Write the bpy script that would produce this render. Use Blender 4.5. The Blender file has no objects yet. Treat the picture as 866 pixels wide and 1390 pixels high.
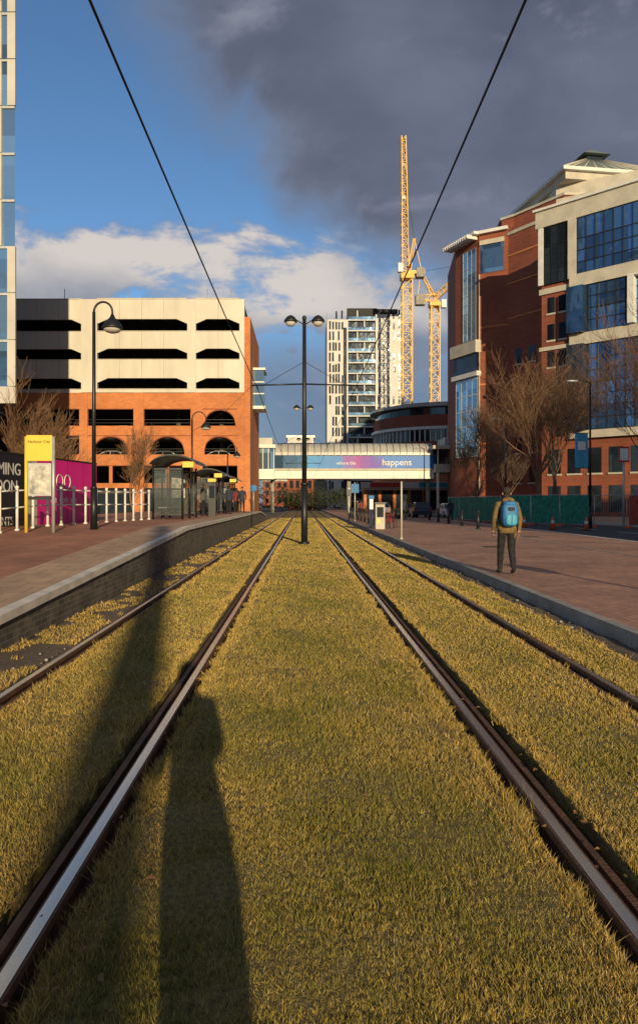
import bpy, bmesh, math, random
from mathutils import Vector, Matrix
import numpy as np
random.seed(7)
rng = np.random.default_rng(7)
scene = bpy.context.scene
COL = scene.collection

# ------------------------------------------------------------------ materials
MATS = {}
def mat(key, col, rough=.8, var=.18, scale=3.0, bump=0.0, bscale=30.0, metal=0.0, spec=.5, col2=None, detail=5, stretch=None, alpha=1):
    m = bpy.data.materials.new(key); m.use_nodes = True
    nt = m.node_tree; N = nt.nodes; L = nt.links
    b = N['Principled BSDF']
    b.inputs['Roughness'].default_value = rough
    b.inputs['Metallic'].default_value = metal
    b.inputs['Specular IOR Level'].default_value = spec
    b.inputs['Alpha'].default_value = alpha
    tc = N.new('ShaderNodeTexCoord'); mp = N.new('ShaderNodeMapping')
    if stretch: mp.inputs['Scale'].default_value = stretch
    L.new(tc.outputs['Object'], mp.inputs['Vector'])
    n = N.new('ShaderNodeTexNoise'); n.inputs['Scale'].default_value = scale; n.inputs['Detail'].default_value = detail
    n.inputs['Roughness'].default_value = .65
    L.new(mp.outputs[0], n.inputs['Vector'])
    r = N.new('ShaderNodeValToRGB')
    c1 = [max(0, c*(1-var)) for c in col]; c2 = col2 if col2 else [min(1, c*(1+var)) for c in col]
    r.color_ramp.elements[0].position = .32; r.color_ramp.elements[1].position = .68
    r.color_ramp.elements[0].color = (*c1, 1); r.color_ramp.elements[1].color = (*c2, 1)
    L.new(n.outputs['Fac'], r.inputs['Fac']); L.new(r.outputs['Color'], b.inputs['Base Color'])
    if bump > 0:
        n2 = N.new('ShaderNodeTexNoise'); n2.inputs['Scale'].default_value = bscale; n2.inputs['Detail'].default_value = 4
        L.new(mp.outputs[0], n2.inputs['Vector'])
        bp = N.new('ShaderNodeBump'); bp.inputs['Strength'].default_value = min(1, bump); bp.inputs['Distance'].default_value = .02
        L.new(n2.outputs['Fac'], bp.inputs['Height']); L.new(bp.outputs['Normal'], b.inputs['Normal'])
    MATS[key] = m
    return m

def brickmat(key, c1, c2, mortar, bw, bh, axes='XY', rough=.85, msize=.01, dirt=.35, bump=.5, dscale=.6):
    m = bpy.data.materials.new(key); m.use_nodes = True
    nt = m.node_tree; N = nt.nodes; L = nt.links
    b = N['Principled BSDF']; b.inputs['Roughness'].default_value = rough
    tc = N.new('ShaderNodeTexCoord'); sp = N.new('ShaderNodeSeparateXYZ'); cb = N.new('ShaderNodeCombineXYZ')
    L.new(tc.outputs['Object'], sp.inputs[0])
    if axes == 'DZ':
        a = N.new('ShaderNodeMath'); a.operation = 'ADD'
        L.new(sp.outputs['X'], a.inputs[0]); L.new(sp.outputs['Y'], a.inputs[1])
        L.new(a.outputs[0], cb.inputs['X']); L.new(sp.outputs['Z'], cb.inputs['Y'])
    else:
        L.new(sp.outputs[axes[0]], cb.inputs['X']); L.new(sp.outputs[axes[1]], cb.inputs['Y'])
    t = N.new('ShaderNodeTexBrick'); t.inputs['Scale'].default_value = 1
    t.inputs['Brick Width'].default_value = bw; t.inputs['Row Height'].default_value = bh
    t.inputs['Mortar Size'].default_value = msize; t.inputs['Mortar Smooth'].default_value = .3
    t.inputs['Color1'].default_value = (*c1, 1); t.inputs['Color2'].default_value = (*c2, 1); t.inputs['Mortar'].default_value = (*mortar, 1)
    L.new(cb.outputs[0], t.inputs['Vector'])
    n = N.new('ShaderNodeTexNoise'); n.inputs['Scale'].default_value = dscale; n.inputs['Detail'].default_value = 6; n.inputs['Roughness'].default_value = .7
    L.new(tc.outputs['Object'], n.inputs['Vector'])
    mr = N.new('ShaderNodeMapRange'); mr.inputs['From Min'].default_value = .3; mr.inputs['From Max'].default_value = .7
    mr.inputs['To Min'].default_value = 1-dirt; mr.inputs['To Max'].default_value = 1+dirt*.5
    L.new(n.outputs['Fac'], mr.inputs['Value'])
    mx = N.new('ShaderNodeVectorMath'); mx.operation = 'SCALE'
    L.new(t.outputs['Color'], mx.inputs[0]); L.new(mr.outputs[0], mx.inputs['Scale'])
    L.new(mx.outputs[0], b.inputs['Base Color'])
    bp = N.new('ShaderNodeBump'); bp.inputs['Strength'].default_value = bump; bp.inputs['Distance'].default_value = .008; bp.invert = True
    L.new(t.outputs['Fac'], bp.inputs['Height']); L.new(bp.outputs['Normal'], b.inputs['Normal'])
    MATS[key] = m

def glassmat(key, col, metal=.6, rough=.06, cell=(.5, .5, .4)):
    m = bpy.data.materials.new(key); m.use_nodes = True
    nt = m.node_tree; N = nt.nodes; L = nt.links
    b = N['Principled BSDF']; b.inputs['Roughness'].default_value = rough; b.inputs['Metallic'].default_value = metal
    tc = N.new('ShaderNodeTexCoord'); mp = N.new('ShaderNodeMapping'); mp.inputs['Scale'].default_value = cell
    L.new(tc.outputs['Object'], mp.inputs[0])
    v = N.new('ShaderNodeTexVoronoi'); v.distance = 'CHEBYCHEV'; v.inputs['Scale'].default_value = 1; v.inputs['Randomness'].default_value = .15
    L.new(mp.outputs[0], v.inputs['Vector'])
    sp = N.new('ShaderNodeSeparateColor'); L.new(v.outputs['Color'], sp.inputs[0])
    mr = N.new('ShaderNodeMapRange'); mr.inputs['To Min'].default_value = .35; mr.inputs['To Max'].default_value = 1.4
    L.new(sp.outputs[0], mr.inputs['Value'])
    mx = N.new('ShaderNodeVectorMath'); mx.operation = 'SCALE'; mx.inputs[0].default_value = col
    L.new(mr.outputs[0], mx.inputs['Scale']); L.new(mx.outputs[0], b.inputs['Base Color'])
    n = N.new('ShaderNodeTexNoise'); n.inputs['Scale'].default_value = .5; L.new(tc.outputs['Object'], n.inputs['Vector'])
    bp = N.new('ShaderNodeBump'); bp.inputs['Strength'].default_value = .2; bp.inputs['Distance'].default_value = .2
    L.new(n.outputs['Fac'], bp.inputs['Height']); L.new(bp.outputs['Normal'], b.inputs['Normal'])
    MATS[key] = m

mat('white_panel', (.60, .56, .49), .7, .14, .35, stretch=(1, 1, .25))
mat('tower_panel', (.5, .47, .42), .5, .12, .35)
mat('white_paint', (.68, .67, .64), .5, .1, 2)
mat('white_render', (.60, .58, .55), .7, .1, .3)
mat('cream_stone', (.5, .46, .38), .8, .15, .8)
mat('concrete', (.3, .28, .25), .9, .25, 1.5, .4, 30)
mat('coping', (.66, .60, .52), .85, .25, 3, .3, 40)
mat('interior', (.075, .07, .065), .95, .2, .5)  # concrete with shade put into its colour, for dark car park decks
mat('asphalt', (.055, .055, .057), .85, .3, 2.5, .6, 60)
mat('soil', (.035, .023, .014), .95, .5, 9, 1, 60)
mat('turf', (.13, .105, .03), .95, .5, 30, 1, 90, col2=(.30, .225, .07))
mat('gravel', (.15, .11, .075), .95, .6, 30, 1, 60)
mat('ground', (.09, .085, .07), .95, .3, .3)
mat('rust', (.12, .055, .026), .75, .4, 8, .5, 60)
mat('steel', (.68, .60, .50), .26, .25, 6, metal=1, stretch=(1, .05, 1))
mat('galv', (.45, .45, .45), .45, .15, 5, metal=.4)
mat('black_metal', (.012, .013, .015), .45, .3, 5)
mat('dark', (.012, .012, .013), .7, .3, 3)
mat('lamp_glass', (.55, .53, .48), .2, .1, 4)
mat('crane_yellow', (.72, .40, .03), .5, .15, 2)
mat('sign_yellow', (.75, .52, .05), .4, .05, 3)
mat('magenta', (.70, .015, .27), .5, .1, 1)
mat('navy_print', (.012, .012, .02), .5, .2, 1)
mat('photo_print', (.30, .32, .30), .4, .5, 6, col2=(.75, .7, .6))
mat('green_mesh', (.015, .16, .10), .8, .4, 4, col2=(.03, .28, .18))
mat('teal', (.02, .25, .36), .6, .15, 2)
mat('red_mesh', (.34, .05, .03), .8, .4, 4)
mat('orange_plastic', (.6, .1, .02), .5, .15, 3)
mat('red_paint', (.45, .03, .02), .3, .1, 2)
mat('roof_metal', (.20, .24, .20), .45, .12, .5, metal=.2)
mat('vault', (.38, .37, .35), .35, .15, .6)
mat('bark', (.14, .09, .06), .9, .35, 12)
mat('bark_red', (.19, .105, .055), .9, .35, 12)
mat('leaf', (.20, .095, .035), .8, .5, 20)
mat('evergreen', (.03, .04, .015), .9, .5, 4)
mat('skin', (.42, .24, .17), .6, .08, 10)
mat('olive', (.17, .11, .036), .85, .25, 14, .3, 60)
mat('trousers', (.011, .011, .013), .85, .3, 12, .3, 40)
mat('hair', (.03, .02, .013), .8, .3, 40)
mat('shoe', (.02, .018, .016), .6, .2, 10)
mat('pack_blue', (.02, .15, .36), .6, .15, 8)
mat('pack_cyan', (.06, .32, .48), .6, .1, 8)
mat('coat_a', (.03, .035, .06), .85, .2, 8)
mat('coat_b', (.20, .03, .03), .85, .2, 8)
mat('coat_c', (.10, .09, .08), .85, .2, 8)
mat('car_silver', (.35, .36, .38), .25, .05, 2, metal=.5)
mat('car_dark', (.03, .04, .06), .2, .05, 2)
mat('car_red', (.35, .02, .015), .25, .05, 2)
mat('car_white', (.65, .65, .65), .25, .03, 2)
mat('tyre', (.015, .015, .015), .9, .2, 5)
mat('red_lens', (.4, .01, .01), .2, .05, 2)
mat('glass_shelter', (.10, .12, .12), .08, .1, 2, alpha=.35)
glassmat('glass_blue', (.09, .19, .34), .75)
glassmat('glass_dark', (.03, .04, .055), .35, .08)
glassmat('glass_light', (.22, .36, .48), .7)
glassmat('glass_car', (.02, .025, .03), .2, .05)
brickmat('brick_orange', (.64, .22, .07), (.53, .17, .06), (.42, .22, .11), .45, .15, 'DZ', dirt=.28, dscale=.25, msize=.012)
brickmat('brick_red', (.31, .085, .042), (.24, .065, .035), (.22, .09, .06), .45, .15, 'DZ', dirt=.3, dscale=.2, msize=.012)
brickmat('brick_wall', (.17, .14, .11), (.09, .075, .065), (.22, .2, .16), .225, .075, 'YZ', dirt=.5, dscale=2.2, msize=.006)
brickmat('paving_red', (.50, .20, .115), (.38, .15, .09), (.18, .11, .07), .2, .1, 'XY', dirt=.4, dscale=.7, msize=.005, bump=.3)
brickmat('paving_brown', (.52, .27, .17), (.38, .195, .13), (.16, .11, .085), .2, .1, 'YX', dirt=.45, dscale=.5, msize=.006, bump=.3)
brickmat('slabs', (.56, .36, .22), (.47, .30, .19), (.18, .14, .1), .45, .45, 'XY', dirt=.35, dscale=1, msize=.008, bump=.3)

def bannermat():
    m = bpy.data.materials.new('banner_print'); m.use_nodes = True
    nt = m.node_tree; N = nt.nodes; L = nt.links; b = N['Principled BSDF']; b.inputs['Roughness'].default_value = .5
    tc = N.new('ShaderNodeTexCoord'); sp = N.new('ShaderNodeSeparateXYZ'); L.new(tc.outputs['Object'], sp.inputs[0])
    mr = N.new('ShaderNodeMapRange'); mr.inputs['From Min'].default_value = 0; mr.inputs['From Max'].default_value = 20
    L.new(sp.outputs['X'], mr.inputs['Value'])
    n = N.new('ShaderNodeTexNoise'); n.inputs['Scale'].default_value = .5; L.new(tc.outputs['Object'], n.inputs['Vector'])
    a = N.new('ShaderNodeMath'); a.operation = 'MULTIPLY_ADD'; a.inputs[1].default_value = .35; a.inputs[2].default_value = -.17
    L.new(n.outputs['Fac'], a.inputs[0]); a2 = N.new('ShaderNodeMath'); a2.operation = 'ADD'
    L.new(mr.outputs[0], a2.inputs[0]); L.new(a.outputs[0], a2.inputs[1])
    r = N.new('ShaderNodeValToRGB'); e = r.color_ramp.elements
    e[0].color = (.02, .25, .60, 1); e[1].color = (.015, .12, .45, 1)
    for p, c in ((.25, (.03, .18, .50, 1)), (.40, (.30, .02, .26, 1)), (.52, (.10, .04, .36, 1)), (.65, (.02, .16, .55, 1))):
        x = e.new(p); x.color = c
    L.new(a2.outputs[0], r.inputs['Fac']); L.new(r.outputs[0], b.inputs['Base Color'])
    MATS['banner_print'] = m
bannermat()

# ------------------------------------------------------------------ mesh builder
class MB:
    def __init__(s): s.v = []; s.f = []; s.m = []; s.sm = []; s.keys = []
    def add(s, vs, fs, key, smooth=False):
        if key not in s.keys: s.keys.append(key)
        k = s.keys.index(key); o = len(s.v)
        s.v.extend([tuple(p) for p in vs])
        for f in fs: s.f.append([i+o for i in f]); s.m.append(k); s.sm.append(smooth)
    def box(s, x0, x1, y0, y1, z0, z1, key, M=None):
        vs = [Vector(p) for p in ((x0,y0,z0),(x1,y0,z0),(x1,y1,z0),(x0,y1,z0),(x0,y0,z1),(x1,y0,z1),(x1,y1,z1),(x0,y1,z1))]
        if M: vs = [M @ p for p in vs]
        s.add(vs, [(0,3,2,1),(4,5,6,7),(0,1,5,4),(1,2,6,5),(2,3,7,6),(3,0,4,7)], key)
    def hexa(s, vs, key, M=None):
        vs = [Vector(p) for p in vs]
        if M: vs = [M @ p for p in vs]
        s.add(vs, [(0,3,2,1),(4,5,6,7),(0,1,5,4),(1,2,6,5),(2,3,7,6),(3,0,4,7)], key)
    def prism(s, pts, z0, z1, key):
        n = len(pts)
        vs = [(p[0], p[1], z0) for p in pts]+[(p[0], p[1], z1) for p in pts]
        s.add(vs, [tuple(range(n))[::-1], tuple(range(n, 2*n))]+[(i, (i+1) % n, n+(i+1) % n, n+i) for i in range(n)], key)
    def tube(s, pts, rad, key, n=8, M=None, cap=True, smooth=True):
        pts = [Vector(p) for p in pts]
        if not hasattr(rad, '__len__'): rad = [rad]*len(pts)
        vs = []; prev = None
        for i, p in enumerate(pts):
            if i == 0: t = pts[1]-pts[0]
            elif i == len(pts)-1: t = pts[-1]-pts[-2]
            else: t = pts[i+1]-pts[i-1]
            t.normalize()
            if prev is None:
                a = Vector((0, 0, 1)) if abs(t.z) < .9 else Vector((1, 0, 0))
                u = t.cross(a).normalized()
            else:
                u = (prev-t*prev.dot(t))
                if u.length < 1e-6: u = t.cross(Vector((1, 0, 0)))
                u.normalize()
            prev = u; w = t.cross(u)
            for j in range(n):
                a = 2*math.pi*(j+.5)/n
                vs.append(p+(u*math.cos(a)+w*math.sin(a))*rad[i])
        if M: vs = [M @ v for v in vs]
        fs = []
        for i in range(len(pts)-1):
            for j in range(n):
                fs.append((i*n+j, i*n+(j+1) % n, (i+1)*n+(j+1) % n, (i+1)*n+j))
        s.add(vs, fs, key, smooth and n > 4)
        if cap:
            o = len(s.v)-len(vs); k = s.keys.index(key)
            s.f.append([o+j for j in range(n)][::-1]); s.m.append(k); s.sm.append(False)
            s.f.append([o+(len(pts)-1)*n+j for j in range(n)]); s.m.append(k); s.sm.append(False)
    def ell(s, c, r, key, M=None, nu=12, nv=8, e=1.0):
        vs = []
        sg = lambda v: math.copysign(abs(v)**e, v)
        for i in range(nv+1):
            ph = -math.pi/2+math.pi*i/nv
            for j in range(nu):
                th = 2*math.pi*(j+.5)/nu
                vs.append(Vector((c[0]+r[0]*sg(math.cos(ph))*sg(math.cos(th)), c[1]+r[1]*sg(math.cos(ph))*sg(math.sin(th)), c[2]+r[2]*sg(math.sin(ph)))))
        if M: vs = [M @ v for v in vs]
        fs = [(i*nu+j, i*nu+(j+1) % nu, (i+1)*nu+(j+1) % nu, (i+1)*nu+j) for i in range(nv) for j in range(nu)]
        s.add(vs, fs, key, True)
    def mesh(s, name, idx=None):
        if idx is None:
            me = bpy.data.meshes.new(name); me.from_pydata(s.v, [], s.f)
            for k in s.keys: me.materials.append(MATS[k])
            me.polygons.foreach_set('material_index', s.m)
            me.polygons.foreach_set('use_smooth', s.sm)
        else:
            fs = [f for f, m in zip(s.f, s.m) if m == idx]; sm = [q for q, m in zip(s.sm, s.m) if m == idx]
            used = sorted({i for f in fs for i in f}); mp = {o: i for i, o in enumerate(used)}
            me = bpy.data.meshes.new(name); me.from_pydata([s.v[i] for i in used], [], [[mp[i] for i in f] for f in fs])
            me.materials.append(MATS[s.keys[idx]])
            me.polygons.foreach_set('use_smooth', sm)
        me.update()
        if len(s.f) < 60000:
            bm = bmesh.new(); bm.from_mesh(me); bmesh.ops.recalc_face_normals(bm, faces=bm.faces); bm.to_mesh(me); bm.free()
        return me
    def done(s, name, split=False):
        if not split:
            o = bpy.data.objects.new(name, s.mesh(name)); COL.objects.link(o); return o
        e = bpy.data.objects.new(name, None); COL.objects.link(e)
        for i, k in enumerate(s.keys):
            o = bpy.data.objects.new(k+'_part', s.mesh(k, i)); COL.objects.link(o); o.parent = e
        return e

def frame(p0, p1):
    u = Vector((p1[0]-p0[0], p1[1]-p0[1], 0)); L = u.length; u.normalize()
    w = Vector((u.y, -u.x, 0))
    M = Matrix(((u.x, w.x, 0, p0[0]), (u.y, w.y, 0, p0[1]), (0, 0, 1, 0), (0, 0, 0, 1)))
    return M, L

def text(txt, size, M, key, parent, name, ext=.004):
    cu = bpy.data.curves.new('t', 'FONT'); cu.body = txt; cu.size = size; cu.extrude = ext
    o = bpy.data.objects.new('t', cu); COL.objects.link(o)
    dg = bpy.context.evaluated_depsgraph_get(); dg.update()
    me = bpy.data.meshes.new_from_object(o.evaluated_get(dg))
    bpy.data.objects.remove(o)
    me.transform(M); me.materials.clear(); me.materials.append(MATS[key])
    ob = bpy.data.objects.new(name, me); COL.objects.link(ob); ob.parent = parent
    return ob
def wall_text_matrix(M, u, w, z):
    U = M.to_3x3() @ Vector((1, 0, 0)); W = M.to_3x3() @ Vector((0, 1, 0)); p = M @ Vector((u, w, z))
    return Matrix(((U.x, 0, W.x, p.x), (U.y, 0, W.y, p.y), (0, 1, 0, p.z), (0, 0, 0, 1)))

# ------------------------------------------------------------------ ground, corridor
RAILS = [-2.42, -.97, 1.21, 2.62]
g = MB(); g.box(-2500, 2500, -2500, 3500, -1.2, -.2, 'ground'); g.done('ground')
g = MB(); g.box(-3.25, 3.66, -40, 320, -.196, -.15, 'soil'); g.done('track_bed')

def bed(x0, x1, ztop, amp):
    ys = [-40.0]
    while ys[-1] < 320:
        y = ys[-1]; ys.append(y+(.06 if 0 < y < 7 else .4 if y < 30 and y > -5 else 4))
    nx = max(4, int((x1-x0)/.07)); xs = np.linspace(x0, x1, nx)
    vs = []
    for y in ys:
        j0 = .02*math.sin(y*7.3)+.015*math.sin(y*17.1+1)+.012*random.uniform(-1, 1)
        j1 = .02*math.sin(y*6.1+2)+.015*math.sin(y*19.7)+.012*random.uniform(-1, 1)
        vs.append((x0+j0*.5, y, -.152))
        for i, x in enumerate(xs):
            xx = x+(j0 if i == 0 else -j1 if i == nx-1 else 0)
            z = ztop+amp*(math.sin(x*5+y*3.1)+math.sin(y*8.3-x*4)+random.uniform(-1, 1))*.4
            if i in (0, nx-1): z -= .025
            vs.append((xx, y, z))
        vs.append((x1-j1*.5, y, -.152))
    w = nx+2; fs = [(r*w+c, r*w+c+1, (r+1)*w+c+1, (r+1)*w+c) for r in range(len(ys)-1) for c in range(w-1)]
    return vs, fs
B = MB()
BEDS = [(-2.42+.15, -.97-.20), (-.97+.11, 1.21-.11), (1.21+.23, 2.62-.15), (2.62+.11, 3.35)]
for a, b_ in BEDS:
    v, f = bed(a, b_, -.038, .010); B.add(v, f, 'turf', True)
B.done('grass_bed')
B = MB()
v, f = bed(-3.24, -2.42-.12, -.05, .02); B.add(v, f, 'gravel', True)
v, f = bed(3.36, 3.66, -.05, .02); B.add(v, f, 'gravel', True)
B.done('gravel_strip')

for i, x in enumerate(RAILS):
    r = MB()
    for (a, b_, c, d, k) in ((-.07, .07, -.149, -.135, 'rust'), (-.012, .012, -.135, -.04, 'rust'), (-.036, .036, -.04, -.003, 'rust'), (-.025, .025, -.003, 0, 'steel')):
        r.box(x+a, x+b_, -40, 320, c, d, k)
    s_ = 1 if i in (0, 2) else -1
    r.box(x+s_*.105-.018, x+s_*.105+.018, -40, 320, -.149, -.035, 'rust')
    r.done('tram_rail')

p = MB(); p.box(3.81, 12.2, -40, 320, -.19, .10, 'paving_brown'); p.done('pavement')
k = MB()
y = -40
while y < 200:
    k.box(3.665, 3.805, y, y+.9, -.19, .105, 'concrete'); y += .91
k.done('kerb')
k = MB(); y = -40
while y < 200:
    k.box(12.205, 12.35, y, y+.9, -.19, .115, 'coping'); y += .91
k.done('kerb')
r = MB(); r.box(12.355, 21, -60, 320, -.19, 0, 'asphalt'); r.done('road')
p = MB(); p.box(21.15, 90, -60, 320, -.19, .12, 'slabs'); p.done('pavement')
k = MB(); k.box(21.0, 21.145, -60, 320, -.19, .125, 'coping'); k.done('kerb')
p = MB()
yy = -30
while yy < 120:
    p.box(20.55, 20.65, yy, yy+2.5, .004, .006, 'sign_yellow'); yy += 2.6
for yy in range(-30, 150, 6): p.box(16.6, 16.72, yy, yy+3, .004, .006, 'white_paint')
p.done('road_marking')
p = MB()
for (x, y) in ((5.6, 9.5), (7.9, 15.5), (6.2, 24), (9.6, 31)):
    p.box(x-.32, x+.32, y-.32, y+.32, .104, .107, 'rust'); p.box(x-.27, x+.27, y-.27, y+.27, .1075, .110, 'black_metal')
p.box(8.95, 9.07, -30, 120, .104, .107, 'concrete')
p.done('inspection_covers')
p = MB(); p.box(-90, -12.1, -60, 320, -.19, .1, 'slabs'); p.done('pavement')

# grass blades -------------------------------------------------------
def make_grass():
    N = 900000
    u = rng.random(N)
    a = -.7; y0, y1 = 1.6, 75.0
    y = (y0**a+(y1**a-y0**a)*u)**(1/a)
    x = rng.uniform(-3.2, 3.62, N)
    keep = np.abs(x-.05) < y*.56+.5
    ok = np.zeros(N, bool); edge = np.ones(N)*9
    for (b0, b1) in BEDS+[(-3.2, -2.56)]:
        inn = (x > b0-.02) & (x < b1+.02); ok |= inn
        e = np.minimum(np.abs(x-b0), np.abs(x-b1)); edge = np.where(inn, e, edge)
    sparse = (x < -2.5) | (x > 3.3)
    pn = np.sin(x*3.1+y*1.7)+np.sin(y*2.3-x*1.9+1)+np.sin(x*9+y*5.3)*.6+np.sin(y*7.1-x*6)*.5
    fine = np.sin(x*23+y*17)*np.sin(y*13-x*19)+np.sin(x*41-y*29)*np.sin(y*37+x*31)
    ok &= keep & (~sparse | ((rng.random(N) < .5) & (pn > -.6)))
    bare = ((pn+fine*.8) < -2.1) & (rng.random(N) < .5)
    ok &= ~bare
    x = x[ok]; y = y[ok]; edge = edge[ok]; pn = pn[ok]; fine = fine[ok]; n = len(x)
    d = np.maximum(1, y/3.0)
    tall = (edge < .05) & (np.sin(y*4.3+np.sign(x)*2)+np.sin(y*9.7+x) > .6)
    h = rng.uniform(.009, .026, n)*(1+.2*fine)*np.minimum(d, 1.8)**.5
    h = np.where(tall, h*rng.uniform(1.3, 2.0, n), h)
    w = rng.uniform(.0012, .0025, n)*d**.95
    dry = rng.random(n)*.6+.40-.10*pn-.11*fine+np.where(edge < .13, .35, 0)+(x < -2.5)*.3
    dry -= np.exp(-((x-.15)/.6)**2)*.20*(y < 16)
    tx, ty, thh, tw, tdr = [], [], [], [], []
    edges = [-.86, 1.10, 1.44, -1.17, 2.73, -2.27]
    for i in range(280):
        cy = 1.7+rng.random()**1.5*26; cx = edges[rng.integers(0, len(edges))] if rng.random() < .35 else edges[rng.integers(0, 2)]
        m_ = int(rng.integers(50, 170)/max(1, cy/6)**.4); big = rng.uniform(.5, 1.0)*(1.7 if rng.random() < .08 else 1)
        tx.append(rng.normal(cx, .035*big, m_)); ty.append(rng.normal(cy, .06*big, m_)); thh.append(rng.uniform(.02, .055, m_)*big)
        tw.append(rng.uniform(.0010, .0018, m_)*max(1, cy/3)**.85); tdr.append(rng.uniform(.7, 1.15, m_))
    x = np.concatenate([x]+tx); y = np.concatenate([y]+ty); h = np.concatenate([h]+thh); w = np.concatenate([w]+tw); dry = np.concatenate([dry]+tdr)
    n = len(x)
    th = rng.uniform(0, 2*math.pi, n); ln = rng.uniform(.2, 1.3, n)*h; la = rng.uniform(0, 2*math.pi, n)
    bx = np.cos(th)*w; by = np.sin(th)*w
    V = np.zeros((n, 3, 3), np.float32)
    z0 = -.044
    V[:, 0] = np.stack([x-bx, y-by, np.full(n, z0)], 1)
    V[:, 1] = np.stack([x+bx, y+by, np.full(n, z0)], 1)
    V[:, 2] = np.stack([x+np.cos(la)*ln, y+np.sin(la)*ln, z0+h+.004], 1)
    dry = np.clip(dry, 0, 1)[:, None]
    green = np.array([.15, .175, .022]); straw = np.array([.62, .43, .125])
    c = green*(1-dry)+straw*dry
    c = c*rng.uniform(.55, 1.35, n)[:, None]
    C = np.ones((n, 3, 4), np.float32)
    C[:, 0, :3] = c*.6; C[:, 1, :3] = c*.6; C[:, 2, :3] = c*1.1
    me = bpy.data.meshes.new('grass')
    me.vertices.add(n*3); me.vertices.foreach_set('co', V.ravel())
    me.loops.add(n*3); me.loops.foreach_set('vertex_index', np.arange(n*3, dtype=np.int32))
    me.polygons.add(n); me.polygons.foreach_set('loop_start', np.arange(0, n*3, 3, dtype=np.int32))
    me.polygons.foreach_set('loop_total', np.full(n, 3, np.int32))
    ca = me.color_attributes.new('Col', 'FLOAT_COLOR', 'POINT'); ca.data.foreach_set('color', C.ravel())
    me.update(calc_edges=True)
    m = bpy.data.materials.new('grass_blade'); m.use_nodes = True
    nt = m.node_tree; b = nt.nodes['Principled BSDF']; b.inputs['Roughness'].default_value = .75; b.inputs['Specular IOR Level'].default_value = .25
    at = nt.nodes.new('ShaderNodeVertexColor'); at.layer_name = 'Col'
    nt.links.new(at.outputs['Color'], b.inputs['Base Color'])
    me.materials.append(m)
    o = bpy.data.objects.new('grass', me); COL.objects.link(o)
    print('grass', n)
make_grass()

lf = MB()
for i in range(520):
    y = 1.6+random.random()**1.8*22; x = random.choice(RAILS)+random.gauss(.05, .11)+random.choice((0, 0, .2))
    if random.random() < .3: x = random.uniform(-3.2, 3.6)
    s = random.uniform(.008, .026); a = random.random()*6.28; z = -.02+random.random()*.015
    M = Matrix.Translation((x, y, z)) @ Matrix.Rotation(a, 4, 'Z') @ Matrix.Rotation(random.uniform(-.7, .7), 4, 'X')
    lf.add([M @ Vector(q) for q in ((-s, 0, 0), (-.2*s, -.6*s, .2*s), (s, 0, 0), (-.1*s, .6*s, .3*s))], [(0, 1, 2, 3)], 'leaf')
lf.done('fallen_leaves')
st = MB()
for i in range(500):
    y = 2+random.random()**1.5*30; x = random.choice((random.uniform(-3.2, -2.55), random.uniform(3.35, 3.64), random.choice(RAILS)+random.choice((-.16, .17))))
    s = random.uniform(.008, .03); z = -.045 if (x < -2.5 or x > 3.3) else -.145
    st.ell((x, y, z+s*.3), (s, s*random.uniform(.6, 1), s*.6), random.choice(('concrete', 'gravel', 'gravel')), None, 5, 3)
st.done('loose_stones')

# ------------------------------------------------------------------ platform
def ph(y):
    pts = [(-40, .08), (0, .1), (7.9, .33), (15.4, .63), (21, .86), (58, .86), (66, .4)]
    for (a, ha), (b_, hb) in zip(pts, pts[1:]):
        if y <= b_: return ha+(hb-ha)*(y-a)/(b_-a)
    return .4
P = MB()
ys = [-40, 0, 4, 7.9, 12, 15.4, 18, 21, 30, 40, 50, 58, 62, 66]
for a, b_ in zip(ys, ys[1:]):
    ha, hb = ph(a), ph(b_)
    def seg(x0, x1, top, bot, key):
        P.hexa([(x0, a, bot if bot is not None else ha-.10), (x1, a, bot if bot is not None else ha-.10), (x1, b_, bot if bot is not None else hb-.10), (x0, b_, bot if bot is not None else hb-.10),
                (x0, a, ha+top), (x1, a, ha+top), (x1, b_, hb+top), (x0, b_, hb+top)], key)
    seg(-12.0, -3.31, -.09, -.19, 'brick_wall')
    seg(-3.42, -3.25, .0, None, 'coping')
    seg(-4.4, -3.424, -.002, None, 'slabs')
    seg(-12.0, -4.404, -.004, None, 'paving_red')
P.done('tram_platform', True)

def rail_fence(name, p0, p1, n, h, key='white_paint'):
    f = MB(); pts = []
    for i in range(n):
        t = i/(n-1); x = p0[0]+(p1[0]-p0[0])*t; y = p0[1]+(p1[1]-p0[1])*t; z = ph(y)
        f.tube([(x, y, z-.05), (x, y, z+h)], .038, key, 10)
        f.tube([(x, y, z), (x, y, z+.05)], .065, key, 10)
        f.ell((x, y, z+h+.03), (.055, .055, .055), key, nu=10, nv=6)
        f.ell((x, y, z+h*.55), (.05, .05, .05), key, nu=10, nv=6)
        pts.append((x, y, z))
    for zz in (h*.55, h*.95):
        for a, b_ in zip(pts, pts[1:]):
            f.tube([(a[0], a[1], a[2]+zz), (b_[0], b_[1], b_[2]+zz)], .02, key, 6)
    return f.done(name)
rail_fence('platform_railing', (-7.9, 17), (-6.15, 29.5), 16, 1.12)
rail_fence('platform_railing', (-6.15, 46), (-6.15, 60), 10, 1.1, 'galv')

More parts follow.
